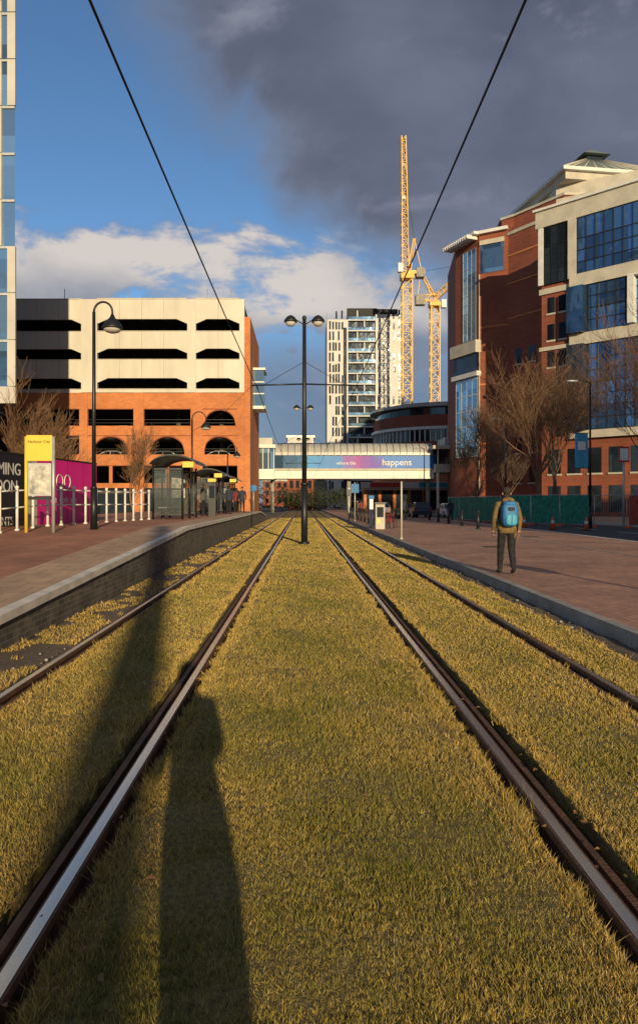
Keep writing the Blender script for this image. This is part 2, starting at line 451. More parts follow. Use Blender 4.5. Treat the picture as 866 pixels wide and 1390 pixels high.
h = MB(); M, L = frame((-9.3, 15.2), (-7.6, 27.2))
def hp(u0, u1, key):
    h.box(u0, u1, -.03, 0, .3, 2.95, key, M)
hp(0, 7.0, 'navy_print'); hp(7.01, 7.7, 'cream_stone'); hp(7.71, L, 'magenta')
for i in range(8): h.box(i*1.7, i*1.7+.08, -.2, -.034, .3, 2.9, 'dark', M)
for i in range(10): h.box(i*1.22, i*1.22+.012, .001, .006, .3, 2.95, 'dark', M)
h.box(0, L, -.06, .02, 2.952, 3.0, 'dark', M)
for (uc, zc, R_) in ((9.2, 2.25, .22), (9.75, 2.25, .22)):
    h.tube([(uc+R_*math.cos(math.tau*j/24), .006, zc+R_*math.sin(math.tau*j/24)) for j in range(25)], .018, 'white_paint', 5, M)
ho = h.done('construction_hoarding', True)
text('COMING\n   SOON', .5, wall_text_matrix(M, 4.7, .004, 2.35), 'white_paint', ho, 'headline_text')
text('LUXURY\nAPARTMENTS', .36, wall_text_matrix(M, 4.1, .004, 1.25), 'white_paint', ho, 'lower_text')
text('live  work  play', .3, wall_text_matrix(M, 8.6, .004, 1.55), 'white_paint', ho, 'strap_text')

s = MB(); zb = ph(19)
for x in (-7.12, -6.42): s.tube([(x, 19, zb-.03), (x, 19, 3.25)], .045, 'sign_yellow' if x < -7 else 'galv', 10)
s.box(-7.10, -6.44, 18.95, 19.05, 2.62, 3.28, 'sign_yellow')
s.box(-7.06, -6.47, 18.97, 19.03, 1.72, 2.56, 'galv')
s.box(-7.02, -6.51, 18.955, 18.968, 1.77, 2.51, 'photo_print')
s.box(-7.06, -6.47, 18.97, 19.03, 1.62, 1.70, 'black_metal')
so = s.done('tram_stop_sign')
text('Harbour City', .105, Matrix.Translation((-7.06, 18.945, 3.08)) @ Matrix.Rotation(math.pi/2, 4, 'X'), 'dark', so, 'name_text')

def street_lamp(loc, H, arm=.55, side=1, scale=1.0, key='black_metal'):
    x, y, z = loc; l = MB()
    l.tube([(x, y, z), (x, y, z+1.1)], [.10*scale, .09*scale], key, 12)
    l.tube([(x, y, z+1.1), (x, y, z+1.18)], [.11*scale, .06*scale], key, 12)
    l.tube([(x, y, z+1.18), (x, y, z+H)], [.06*scale, .045*scale], key, 10)
    pts = [(x, y, z+H)]
    for i in range(1, 11):
        a = math.pi*i/10
        pts.append((x+side*arm*(1-math.cos(a))/2, y, z+H+arm*.55*math.sin(a)))
    pts.append((x+side*arm, y, z+H-.12))
    l.tube(pts, .03*scale, key, 8)
    hx = x+side*arm; hz = z+H-.12
    l.tube([(hx, y, hz+.05), (hx, y, hz-.04), (hx, y, hz-.16), (hx, y, hz-.30), (hx, y, hz-.34)], [.04, .08, .2, .28, .28], key, 16)
    l.ell((hx, y, hz-.34), (.24, .24, .12), 'lamp_glass', nu=14, nv=8)
    return l.done('street_lamp')
street_lamp((-5.66, 20, ph(20)), 5.9, .5)
street_lamp((-6.0, 40, ph(40)), 5.2, .75)
street_lamp((-5.6, 55, ph(55)), 4.6, .7)

def shelter(x0, x1, y0, y1, z):
    s = MB()
    for x in (x0+.15, x1-.55):
        for y in (y0+.1, (y0+y1)/2, y1-.1):
            s.tube([(x, y, z), (x, y, z+2.25)], .045, 'black_metal', 8)
    n = 12
    for i in range(n):
        a0 = math.pi*(.1+.8*i/n); a1 = math.pi*(.1+.8*(i+1)/n); cx = (x0+x1)/2; R = (x1-x0)/2/math.cos(.1*math.pi)
        q = lambda a, o: (cx-R*math.cos(a), z+2.1+(R*.5+o)*math.sin(a))
        p0, p1, p2, p3 = q(a0, 0), q(a1, 0), q(a1, .07), q(a0, .07)
        s.hexa([(p0[0], y0, p0[1]), (p1[0], y0, p1[1]), (p1[0], y1, p1[1]), (p0[0], y1, p0[1]), (p3[0], y0, p3[1]), (p2[0], y0, p2[1]), (p2[0], y1, p2[1]), (p3[0], y1, p3[1])], 'black_metal')
    for y in (y0+.1, y1-.1):
        s.box(x0+.2, x1-.6, y-.01, y+.01, z+.25, z+2.0, 'glass_shelter')
        s.box(x0+.15, x1-.55, y-.025, y+.025, z+2.02, z+2.1, 'black_metal')
        s.box(x0+.15, x1-.55, y-.025, y+.025, z+.16, z+.24, 'black_metal')
        s.box((x0+x1)/2-.24, (x0+x1)/2-.2, y-.02, y+.02, z+.25, z+2.0, 'black_metal')
    s.box(x0+.14, x0+.16, y0+.15, y1-.15, z+.25, z+2.0, 'glass_shelter')
    s.box(x0+.3, x0+.7, y0+.4, y1-.4, z+.45, z+.5, 'galv')
    for y in (y0+.6, y1-.6): s.box(x0+.45, x0+.52, y-.04, y+.04, z, z+.449, 'black_metal')
    s.box(x1-.55, x1-.1, y0+.05, y0+.13, z+2.12, z+2.35, 'sign_yellow')
    s.box(x0+.25, x0+.85, y1-.2, y1-.16, z+.9, z+1.9, 'photo_print')
    s.done('tram_shelter')
shelter(-6.25, -4.35, 30, 34, ph(30))
shelter(-6.3, -4.5, 42, 47, ph(42))
shelter(-6.3, -4.6, 52, 56, ph(52))
s = MB(); z = ph(33)
s.box(-4.6, -4.25, 36, 36.25, z, z+1.7, 'black_metal'); s.box(-4.55, -4.3, 35.985, 35.999, z+.9, z+1.5, 'glass_dark'); s.box(-4.62, -4.23, 35.96, 36.28, z+1.701, z+1.85, 'sign_yellow'); s.done('ticket_machine')
s = MB(); s.tube([(-4.0, 60, ph(60)), (-4.0, 60, 2.9)], .04, 'galv', 8); s.ell((-4.0, 59.95, 2.7), (.3, .03, .3), 'pack_blue', nu=16, nv=10); s.done('traffic_sign')

# ------------------------------------------------------------------ catenary poles and wires
def pole(y, H=8.5, x=.06):
    l = MB()
    l.tube([(x, y, -.15), (x, y, 2.2)], [.125, .12], 'black_metal', 14)
    l.tube([(x, y, 2.2), (x, y, 2.3)], [.145, .145], 'black_metal', 14)
    l.tube([(x, y, 2.3), (x, y, H)], [.095, .07], 'black_metal', 12)
    l.tube([(x, y, -.05), (x, y, .06)], [.2, .2], 'black_metal', 14)
    l.tube([(x-.52, y, H-.1), (x-.3, y, H-.02), (x, y, H-.2), (x+.3, y, H-.02), (x+.52, y, H-.1)], .025, 'black_metal', 6)
    for sx in (-.52, .52):
        l.tube([(x+sx, y, H+.16), (x+sx, y, H+.1), (x+sx, y, H-.03), (x+sx, y, H-.1)], [.05, .15, .25, .25], 'black_metal', 16)
        l.ell((x+sx, y, H-.1), (.2, .2, .17), 'lamp_glass', nu=14, nv=8)
    l.ell((x, y, H+.06), (.09, .09, .1), 'black_metal', nu=10, nv=6)
    for sx in (-1, 1):
        l.tube([(x, y, 6.05), (x+sx*2.0, y, 6.0)], .03, 'black_metal', 6)
        l.tube([(x, y, 6.9), (x+sx*1.5, y, 6.03)], .01, 'black_metal', 5)
        l.tube([(x+sx*1.8, y, 6.0), (x+sx*1.75, y, 5.85)], .02, 'black_metal', 6)
    l.done('catenary_pole')
for y in (28, 56, 84): pole(y, 8.5 if y < 50 else 8.8)
w = MB()
for (x, z) in ((-1.72, 5.74), (1.92, 5.86)):
    pts = []
    sup = [-28, 0, 28, 56, 84, 112, 140]
    for a, b_ in zip(sup, sup[1:]):
        for i in range(8):
            t = i/8; zz = z-.12*4*t*(1-t)*.6
            pts.append((x+(.06 if ((a//28) % 2) else -.06)*(1-2*t), a+(b_-a)*t, zz))
    w.tube(pts, .0125, 'dark', 6)
w.done('overhead_tram_wire')
w = MB()
w.tube([(-1.9, 28, 6.0), (-3.5, 34, 5.8), (-6, 40, 5.4)], .008, 'dark', 5)
w.tube([(2.0, 28, 6.0), (6, 60, 9), (12, 90, 14)], .008, 'dark', 5)
w.done('span_wire')

# ------------------------------------------------------------------ car park
c = MB(); Y = 90
def fb(px0, px1, y0, y1, key, w0=0, th=.35):
    c.box(px0, px1, Y-w0, Y-w0+th, y0, y1, key)
XL, XR = -46.0, -7.1
sections = [(-46, -26.95, 0.0), (-25.0, -14.05, .25), (-13.0, -7.7, .25)]
for (z0, z1) in ((23.9, 26.3), (20.3, 22.4), (16.7, 18.95), (14.95, 15.35)):
    for a, b_, w0 in sections:
        fb(a, b_, z0, z1, 'white_panel', w0)
for a, b_ in ((-26.94, -25.01), (-14.04, -13.01), (-7.69, -7.1)):
    fb(a, b_, 14.95, 26.3, 'white_panel', .3, .6)
for a, b_, w0 in sections:
    fb(a, b_, 26.301, 26.45, 'cream_stone', w0+.05, .45)
    for zz in (22.4, 18.95, 15.35): fb(a, b_, zz+.001, zz+.07, 'cream_stone', w0+.06, .47)
    for zz in (23.9, 20.3, 16.7):
        for e0, e1 in ((a, a+1.3), (b_, b_-1.3)):
            c.hexa([(e0, Y-w0+.02, zz-.55), (e0+(e1-e0)*.02, Y-w0+.02, zz-.55), (e0+(e1-e0)*.02, Y-w0+.3, zz-.55), (e0, Y-w0+.3, zz-.55),
                    (e0, Y-w0+.02, zz-.002), (e1, Y-w0+.02, zz-.002), (e1, Y-w0+.3, zz-.002), (e0, Y-w0+.3, zz-.002)], 'white_panel')
    for x in np.arange(a+2.7, b_-1, 2.7):
        for z0, z1 in ((23.9, 26.3), (20.3, 22.4), (16.7, 18.95)): fb(x, x+.04, z0, z1, 'concrete', w0+.006, .01)
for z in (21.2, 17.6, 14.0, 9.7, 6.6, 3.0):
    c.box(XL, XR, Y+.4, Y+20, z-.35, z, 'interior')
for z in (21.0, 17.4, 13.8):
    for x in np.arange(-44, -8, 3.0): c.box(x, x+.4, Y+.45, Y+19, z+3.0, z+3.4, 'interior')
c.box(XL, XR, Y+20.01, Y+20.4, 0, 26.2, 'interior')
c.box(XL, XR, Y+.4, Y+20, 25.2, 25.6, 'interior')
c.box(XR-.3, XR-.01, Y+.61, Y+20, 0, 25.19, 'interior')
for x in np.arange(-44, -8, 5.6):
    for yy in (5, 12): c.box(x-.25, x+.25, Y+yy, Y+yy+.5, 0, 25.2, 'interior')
piers = [(-46, -45.2), (-36, -34.8), (-27.2, -26.2), (-20.6, -19.35), (-13.65, -12.2), (-7.95, -7.1)]
bands = [(13.0, 14.94), (9.75, 10.9), (6.1, 7.4), (3.3, 3.9)]
for z0, z1 in bands: fb(XL, XR, z0, z1, 'brick_orange', .1, .4)
for a, b_ in piers: fb(a, b_, 0, 14.94, 'brick_orange', .2, .55)
for zz in (13.0, 9.75, 6.1): fb(XL, XR, zz-.10, zz-.001, 'brick_red', .13, .3)
for (a, b_) in zip([p[1] for p in piers], [p[0] for p in piers[1:]]):
    m_ = (a+b_)/2
    if b_-a > 5.5: fb(m_-.2, m_+.2, 3.9, 6.0, 'brick_orange', .08, .3)
def arch(u0, u1, z0, z1, rr, zs, w0=.12):
    n = 18; cx = (u0+u1)/2
    fb(u0, cx-rr, z0, z1, 'brick_orange', w0, .3); fb(cx+rr, u1, z0, z1, 'brick_orange', w0, .3)
    hgt = min(rr, z1-.12-zs)
    for i in range(n):
        xa = cx-rr+2*rr*i/n; xb = cx-rr+2*rr*(i+1)/n
        za = zs+hgt*math.sqrt(max(0, 1-((xa-cx)/rr)**2)); zb = zs+hgt*math.sqrt(max(0, 1-((xb-cx)/rr)**2))
        c.hexa([(xa, Y-w0, za), (xb, Y-w0, zb), (xb, Y-w0+.3, zb), (xa, Y-w0+.3, za), (xa, Y-w0, z1), (xb, Y-w0, z1), (xb, Y-w0+.3, z1), (xa, Y-w0+.3, z1)], 'brick_orange')
        c.hexa([(xa, Y-w0-.06, za), (xb, Y-w0-.06, zb), (xb, Y-w0-.003, zb), (xa, Y-w0-.003, za), (xa, Y-w0-.06, za+.18), (xb, Y-w0-.06, zb+.18), (xb, Y-w0-.003, zb+.18), (xa, Y-w0-.003, za+.18)], 'brick_red')
for a, b_ in ((-26.2, -20.6), (-19.35, -13.65)): arch(a, b_, 7.4, 9.64, 2.1, 7.7)
arch(-12.2, -7.95, 10.9, 12.89, 1.9, 11.0)
arch(-12.2, -7.95, 7.4, 9.64, 1.9, 7.9)
for z in (11.3, 11.7, 7.8, 8.1): c.box(XL, XR, Y+.45, Y+.5, z, z+.04, 'black_metal')
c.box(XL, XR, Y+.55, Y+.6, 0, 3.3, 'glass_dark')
c.box(-7.09, -6.4, Y-.1, Y+18, 0, 24.2, 'brick_orange')
c.box(-6.395, -5.0, Y+5, Y+9, 14.0, 18.6, 'glass_light')
c.box(-6.395, -4.8, Y+4.8, Y+9.2, 18.61, 18.9, 'white_paint'); c.box(-6.395, -4.8, Y+4.8, Y+9.2, 13.6, 13.99, 'white_paint')
for z in (15.5, 17.0): c.box(-6.39, -4.95, Y+4.93, Y+4.99, z, z+.15, 'white_paint')
for x in (-37, -30, -22, -12, -9): c.tube([(x, Y+3, 26), (x, Y+3, 28.5)], .05, 'galv', 6)
c.box(-12, -8, Y+4, Y+8, 25.61, 27.2, 'cream_stone')
c.done('multi_storey_car_park', True)

def car(loc, ang, paint):
    M = Matrix.Translation(loc) @ Matrix.Rotation(ang, 4, 'Z')
    b = MB()
    prof = [(-2.1, .3), (-2.15, .65), (-2.0, .88), (-1.2, .93), (.95, .93), (1.75, .8), (2.1, .62), (2.12, .3)]
    def loft(pr, xs, key, smooth=False):
        n = len(pr); vs = []
        for (x, sc, zo) in xs: vs += [M @ Vector((x, p[0]*sc, p[1]+zo)) for p in pr]
        fs = [(r*n+i, r*n+(i+1) % n, (r+1)*n+(i+1) % n, (r+1)*n+i) for r in range(len(xs)-1) for i in range(n)]
        fs += [tuple(range(n)), tuple(range((len(xs)-1)*n, len(xs)*n))]
        b.add(vs, fs, key, smooth)
    loft(prof, [(-.86, .96, 0), (-.8, 1, 0), (.8, 1, 0), (.86, .96, 0)], paint)
    top = [(-1.35, 1.40), (.15, 1.42)]; bot = [(-1.95, .92), (1.05, .92)]
    vs = [(-.76, bot[0][0], .925), (.76, bot[0][0], .925), (.76, bot[1][0], .925), (-.76, bot[1][0], .925),
          (-.6, top[0][0], 1.38), (.6, top[0][0], 1.38), (.6, top[1][0], 1.38), (-.6, top[1][0], 1.38)]
    b.hexa(vs, 'glass_car', M)
    b.hexa([(-.61, -1.38, 1.382), (.61, -1.38, 1.382), (.61, .18, 1.382), (-.61, .18, 1.382), (-.52, -1.25, 1.45), (.52, -1.25, 1.45), (.52, .05, 1.45), (-.52, .05, 1.45)], paint, M)
    for x in (-1, 1):
        for (a, c2) in ((-1.93, -1.36), (-.45, -.45), (1.03, .16)):
            b.tube([(x*.77, a, .93), (x*.615, c2, 1.39)], .04, paint, 5, M)
    for x in (-.82, .82):
        for y in (-1.35, 1.35):
            b.tube([(x-.1, y, .32), (x+.1, y, .32)], .32, 'tyre', 16, M)
            b.tube([(x-.105, y, .32), (x+.105, y, .32)], .2, 'car_silver', 12, M)
    for x in (-.65, .65):
        b.box(x-.16, x+.16, -2.17, -2.1, .62, .78, 'red_lens', M); b.box(x-.18, x+.18, 2.05, 2.13, .55, .68, 'lamp_glass', M)
    b.done('parked_car')
for (x, z, a, k_) in ((-24.6, 6.6, 1.57, 'car_white'), (-21.9, 6.6, .1, 'car_silver'), (-18, 6.6, 1.57, 'car_silver'), (-15, 6.6, 0, 'car_dark'), (-11, 6.6, 1.57, 'car_white'),
                      (-25, 9.7, 0, 'car_silver'), (-22.4, 9.7, 0, 'car_white'), (-18, 9.7, 0, 'car_dark'), (-15.6, 9.7, 0, 'car_silver'), (-29, 9.7, 0, 'car_white'), (-32, 9.7, 0, 'car_red'), (-10, 9.7, 0, 'car_silver')):
    car((x, Y+3.3, z), a, k_)
for (x, y, a, k_) in ((11.4, 72, 0, 'car_dark'), (13.6, 95, 0, 'car_red'), (9.4, 88, 0, 'car_silver'), (15.5, 78, 3.14, 'car_white'), (17.8, 64, 3.14, 'car_silver'), (19.4, 57, 0, 'car_dark')):
    car((x, y, .1 if x < 12.2 else 0), a, k_)

# ------------------------------------------------------------------ glass tower on far left
t = MB(); M, L = frame((-50, 60), (-23.4, 60))
t.prism([(-50, 60), (-23.4, 60), (-36, 88), (-60, 88)], 10.2, 60, 'glass_light')
t.prism([(-48, 62), (-26, 62), (-36, 84), (-55, 84)], 0, 10.19, 'glass_dark')
t.box(0, L+.15, 0, .3, 9.6, 10.9, 'tower_panel', M)
for i in range(27):
    u = L-.0-i*1.0
    for j in range(13):
        z = 11+j*3.8
        if (i+j//3) % 3 != 1:
            t.box(u-.55, u-.02+(.12 if i == 0 else 0), .0, .22, z, z+3.72, 'tower_panel', M)
for j in range(14): t.box(0, L, 0, .12, 10.92+j*3.8-.12, 10.92+j*3.8+.06, 'galv', M)
t.done('office_tower', True)

# ------------------------------------------------------------------ right brick/glass complex
b = MB()
A, B_, C_, D_ = (20.7, 100), (22.7, 95), (25.9, 93), (30, 86)
b.prism([A, B_, C_, D_, (46, 86), (46, 112), (22, 112)], 0, 36, 'brick_red')
b.prism([(25.4, 94.2), (26.6, 93), (30.6, 86.5), (45, 86.8), (45, 108), (27, 108)], 36.001, 37.6, 'brick_red')
b.prism([(25.2, 94.2), (26.5, 92.8), (30.6, 86.3), (45.2, 86.6), (45.2, 108.2), (26.8, 108.2)], 37.601, 37.9, 'cream_stone')
M, L = frame(A, B_)
b.box(-.6, L+.3, -.4, 1.0, 36.0, 36.35, 'white_paint', M)
for i in range(12): b.box(-.5+i*.5, -.38+i*.5, .1, 1.7, 35.5, 35.99, 'white_paint', M)
b.box(1.9, L-.6, .0, .08, 22.8, 34.6, 'glass_light', M)
for i in range(4): b.box(1.9+i*(L-2.5)/3-.03, 1.9+i*(L-2.5)/3+.03, .081, .12, 22.8, 34.6, 'galv', M)
for i in range(11): b.box(1.9, L-.6, .081, .11, 22.8+i*1.18, 22.85+i*1.18, 'galv', M)
b.box(-.3, L+.2, -.2, .7, 20.9, 22.5, 'cream_stone', M)
b.box(0, L+.1, 0, .35, 18.5, 20.89, 'glass_dark', M)
b.box(-.2, L+.2, -.2, .55, 17.9, 18.49, 'white_paint', M)
b.box(.3, L-.1, .0, .1, 7.5, 17.8, 'glass_light', M)
for i in range(5): b.box(.3+i*(L-.5)/4-.04, .3+i*(L-.5)/4+.04, .101, .14, 7.5, 17.8, 'galv', M)
for i in range(6): b.box(.3, L-.1, .101, .16, 7.5+i*2, 7.6+i*2, 'white_paint', M)
M, L = frame(B_, C_)
b.box(.0, L, 0, .5, 36.001, 36.4, 'white_paint', M)
b.box(.2, L-.6, 0, .07, 31, 34.6, 'glass_blue', M)
b.box(.1, L-.5, 0, .2, 34.61, 35.2, 'cream_stone', M)
b.box(.0, .12, 0, .12, 3, 30.9, 'cream_stone', M)
for zz in (9, 16.6, 23.9): b.box(.13, L, 0, .06, zz, zz+.25, 'brick_orange', M)
M, L = frame(C_, D_)
for j in range(8):
    for i in range(3):
        if j < 5:
            b.box(1.2+i*2.2, 2.2+i*2.2, 0, .03, 4+j*3.7, 5.9+j*3.7, 'glass_dark', M)
            b.box(1.1+i*2.2, 2.3+i*2.2, 0, .12, 3.8+j*3.7, 3.99+j*3.7, 'cream_stone', M)
b.box(-.1, L, 0, .15, 12.9, 13.2, 'cream_stone', M)
b.box(-.05, L, 0, .12, 35.2, 35.6, 'cream_stone', M)
for zz in (24.6, 29.0, 32.5): b.box(0, L, 0, .07, zz, zz+.2, 'brick_orange', M)
E, F, G = (25.9, 80), (33, 72.6), (47, 58)
b.prism([E, F, G, (70, 70), (50, 92), (30, 85.9)], 0, 31.8, 'brick_red')
M, L = frame(E, G)
b.box(-.5, L, -.6, .45, 31.2, 33.0, 'cream_stone', M)
b.box(-.7, L, -.8, .7, 33.001, 33.25, 'white_paint', M)
b.box(-.2, .35, -.3, .4, 25.0, 31.19, 'white_paint', M)
b.box(.36, 3.2, 0, .2, 25.0, 31.19, 'glass_dark', M)
for i in range(4): b.box(.36+i*.8, .42+i*.8, .201, .26, 25.0, 31.19, 'black_metal', M)
for i in range(6): b.box(.36, 3.2, .201, .24, 25+i*1.05, 25.06+i*1.05, 'black_metal', M)
b.box(3.21, 4.1, -.1, .5, 25.0, 31.19, 'cream_stone', M)
b.box(3.4, L, 0, .55, 24.0, 25.3, 'cream_stone', M)
b.box(3.4, L, 0, .55, 17.9, 19.1, 'cream_stone', M)
b.box(3.4, L, 0, .5, 8.2, 9.0, 'cream_stone', M)
b.box(-.2, 3.39, 0, .2, 24.0, 24.6, 'cream_stone', M)
b.box(-.2, 3.39, 0, .2, 17.9, 18.3, 'cream_stone', M)
for (z0, z1, key) in ((25.31, 31.19, 'glass_blue'), (19.11, 23.99, 'glass_blue'), (9.01, 17.89, 'glass_blue')):
    u0 = 4.11 if z0 > 25 else 3.4
    b.box(u0, L, 0, .25, z0, z1, key, M)
    n = int((L-u0)/.95)
    for i in range(n+1): b.box(u0+i*.95, u0+i*.95+.07, .251, .36, z0, z1, 'dark', M)
    m_ = int((z1-z0)/1.2)
    for i in range(m_): b.box(u0, L, .251, .32, z0+.02+i*1.22, z0+.10+i*1.22, 'dark', M)
b.box(3.4, 5.2, .26, 1.2, 9.01, 17.88, 'glass_dark', M)
b.box(3.4, 5.2, .26, 1.25, 19.11, 23.9, 'glass_blue', M)
b.box(9.6, 10.2, .26, 1.0, 19.2, 23.8, 'white_paint', M); b.box(9.6, 12.5, .26, 1.0, 23.81, 23.98, 'white_paint', M)
for j in range(5):
    for i in range(2):
        b.box(.7+i*1.3, 1.5+i*1.3, 0, .04, 10.3+j*2.9, 12.0+j*2.9, 'glass_dark', M)
        b.box(.6+i*1.3, 1.6+i*1.3, 0, .12, 10.1+j*2.9, 10.29+j*2.9, 'cream_stone', M)
for i in range(14):
    b.box(.8+i*2.2, 2.2+i*2.2, 0, .05, 4.6, 7.2, 'glass_dark', M); b.box(.7+i*2.2, 2.3+i*2.2, 0, .14, 4.4, 4.59, 'cream_stone', M)
    b.box(.8+i*2.2, 2.2+i*2.2, 0, .05, .6, 3.3, 'glass_dark', M)
b.prism([(29.6, 86.2), (44, 76), (60, 84), (48, 98)], 33.251, 37.0, 'cream_stone')
b.prism([(30.2, 88), (46, 79), (58, 86), (46, 104), (30, 104)], 37.901, 39.3, 'cream_stone')
def hip(cx, cy, hw, hd, z0, z1, tw, key, ang=0):
    R = Matrix.Translation((cx, cy, 0)) @ Matrix.Rotation(ang, 4, 'Z')
    b.hexa([(-hw, -hd, z0), (hw, -hd, z0), (hw, hd, z0), (-hw, hd, z0), (-tw, -tw, z1), (tw, -tw, z1), (tw, tw, z1), (-tw, tw, z1)], key, R)
    return R
R = hip(36.6, 94, 7.4, 7.4, 40.6, 44.6, 1.3, 'roof_metal', .15)
hip(36.6, 94, 7.2, 7.2, 39.3, 40.2, 7.2, 'cream_stone', .15); hip(36.6, 94, 7.7, 7.7, 40.201, 40.59, 7.7, 'white_paint', .15)
for i in range(9):
    q = -6.6+i*1.65; b.tube([(q, -7.3, 40.65), (q*.17, -1.32, 44.6)], .07, 'cream_stone', 5, R)
for sx in (-1, 1): b.tube([(sx*7.4, -7.4, 40.65), (sx*1.3, -1.3, 44.65)], .14, 'cream_stone', 6, R)
b.box(-1.1, 1.1, -1.1, 1.1, 44.601, 45.3, 'glass_dark', R)
hip(36.6, 94, 1.8, 1.8, 45.301, 46.5, .1, 'roof_metal', .15)
hip(29.8, 97, 3, 3, 37.91, 40.0, .4, 'roof_metal', .3)
b.done('added_shade_block', True)

b = MB()
def drum(cx, cy, r, z0, z1, key, n=40):
    b.prism([(cx+r*math.cos(math.tau*i/n), cy+r*math.sin(math.tau*i/n)) for i in range(n)], z0, z1, key)
RD = 14
for (z0, z1, r, key) in ((0, 9, 0, 'brick_orange'), (9, 11.3, -.3, 'glass_dark'), (11.3, 12.3, 0, 'brick_red'), (12.3, 14.4, -.3, 'glass_dark'), (14.4, 14.9, .2, 'white_paint'),
                         (14.9, 17.0, -.2, 'brick_red'), (17.0, 18.4, -.9, 'glass_dark'), (18.4, 18.9, .5, 'vault'), (18.9, 19.4, -2, 'roof_metal')):
    drum(27.5, 142, RD+r, z0+.001, z1, key, 64)
for i in range(90):
    a = math.tau*i/90; x = 27.5+(RD-.25)*math.cos(a); y = 142+(RD-.25)*math.sin(a)
    for z0, z1 in ((9, 11.3), (12.3, 14.4)): b.box(x-.1, x+.1, y-.1, y+.1, z0, z1, 'white_paint')
b.done('round_brick_building', True)

# ------------------------------------------------------------------ white apartment tower
b = MB(); Y2 = 200
b.box(6.6, 12.3, Y2, Y2+18, 0, 51.2, 'white_render'); b.box(12.31, 19.7, Y2+1.2, Y2+18, 0, 54.3, 'glass_dark'); b.box(19.71, 27, Y2, Y2+18, 0, 52.6, 'white_render')
b.box(12.0, 20.2, Y2+.9, Y2+1.19, 51.4, 54.5, 'dark'); b.box(20.2, 26, Y2+2, Y2+14, 52.61, 54.6, 'dark')
b.box(11.0, 11.9, Y2-.04, Y2, 2, 49, 'glass_dark')
for j in range(18):
    z = 2+j*2.9
    b.box(12.31, 19.7, Y2+.3, Y2+1.19, z-.3, z, 'white_render')
    b.box(14.7, 15.0, Y2+.6, Y2+1.19, z+.001, z+2.5, 'white_render') if j % 2 else b.box(16.6, 16.9, Y2+.6, Y2+1.19, z+.001, z+2.5, 'white_render')
    b.box(12.4, 19.6, Y2+.35, Y2+.4, z+.01, z+.8, 'glass_light')
    for x0, x1 in ((6.9, 11.0), (20.0, 26.8)):
        n = 5
        for i in range(n):
            if random.random() < .68:
                x = x0+(i+.15+random.random()*.3)*(x1-x0)/n
                b.box(x, x+.5, Y2-.03, Y2, z+.1, z+2.1+random.random()*.5, 'glass_dark')
    for i in range(5):
        if random.random() < .6: b.box(6.57, 6.599, Y2+1+i*3.4, Y2+2.2+i*3.4, z+.1, z+2.2, 'glass_dark')
b.done('apartment_tower', True)

# ------------------------------------------------------------------ cranes
def lattice(m, p0, p1, w0, w1, n, key='crane_yellow', th=.13):
    p0 = Vector(p0); p1 = Vector(p1); t = (p1-p0).normalized()
    a = Vector((0, 1, 0)) if abs(t.y) < .9 else Vector((1, 0, 0))
    u = t.cross(a).normalized(); v = t.cross(u).normalized()
    C = []
    for i in range(n+1):
        f = i/n; p = p0.lerp(p1, f); w = (w0+(w1-w0)*f)/2
        C.append([p+u*w*sx+v*w*sy for sx, sy in ((-1, -1), (1, -1), (1, 1), (-1, 1))])
    for k_ in range(4):
        m.tube([C[0][k_], C[-1][k_]], th, key, 4)
    for i in range(n):
        for k_ in range(4):
            q = (k_+1) % 4
            m.tube([C[i][k_], C[i+1][q]] if (i+k_) % 2 else [C[i][q], C[i+1][k_]], th*.55, key, 4)
            m.tube([C[i][k_], C[i][q]], th*.5, key, 4)
cr = MB(); X = 25.4; YC = 180
lattice(cr, (X, YC, 0), (X, YC, 56), 2.3, 2.3, 26, th=.18)
cr.box(X-1.6, X+1.6, YC-1.6, YC+1.6, 56, 57.2, 'crane_yellow')
cr.box(X-.5, X+4.3, YC-1, YC+1, 57.21, 58.0, 'crane_yellow'); cr.box(X+2.2, X+4.2, YC-1.2, YC+1.2, 56.4, 58.6, 'concrete')
cr.box(X-2.4, X-1.2, YC-2.2, YC-.8, 57.3, 59.4, 'white_paint')
lattice(cr, (X-.4, YC, 58), (X-1.1, YC-2, 90), 1.6, 1.0, 26, th=.16)
lattice(cr, (X+.5, YC, 58), (X+1.8, YC, 66), .8, .5, 6, th=.12)
cr.tube([(X+3.6, YC, 58), (X+1.8, YC, 66)], .12, 'crane_yellow', 4)
cr.tube([(X+1.8, YC, 66), (X-.9, YC-1.8, 82)], .06, 'dark', 4); cr.tube([(X-1.1, YC-2, 90), (X+.2, YC-2.3, 63)], .04, 'dark', 4)
for z in (75, 83): cr.box(X-1.4, X-.5, YC-1.7, YC-1.2, z, z+.8, 'white_paint')
cr.done('tower_crane')
cr = MB(); X = 34; YC = 190
lattice(cr, (X, YC, 0), (X, YC, 52), 2.2, 2.2, 25, th=.18)
cr.box(X-1.5, X+1.5, YC-1.5, YC+1.5, 52, 53, 'crane_yellow')
lattice(cr, (X-4.6, YC, 54.2), (X+1, YC, 54.2), 1.5, 1.5, 5, th=.14)
cr.box(X-5, X-2.6, YC-1, YC+1, 52.4, 55, 'concrete')
lattice(cr, (X+.3, YC, 54.5), (X+8.5, YC-6, 61.2), 1.3, .8, 9, th=.14)
lattice(cr, (X-.5, YC, 54.9), (X-3.6, YC, 61), .8, .5, 5, th=.11)
cr.tube([(X-3.6, YC, 61), (X-4.4, YC, 55)], .1, 'crane_yellow', 4)
cr.tube([(X-3.6, YC, 61), (X+8.4, YC-6, 61.4)], .05, 'dark', 4)
cr.box(X+1.4, X+2.6, YC-2, YC-.6, 51.4, 53.4, 'white_paint')
cr.done('tower_crane')

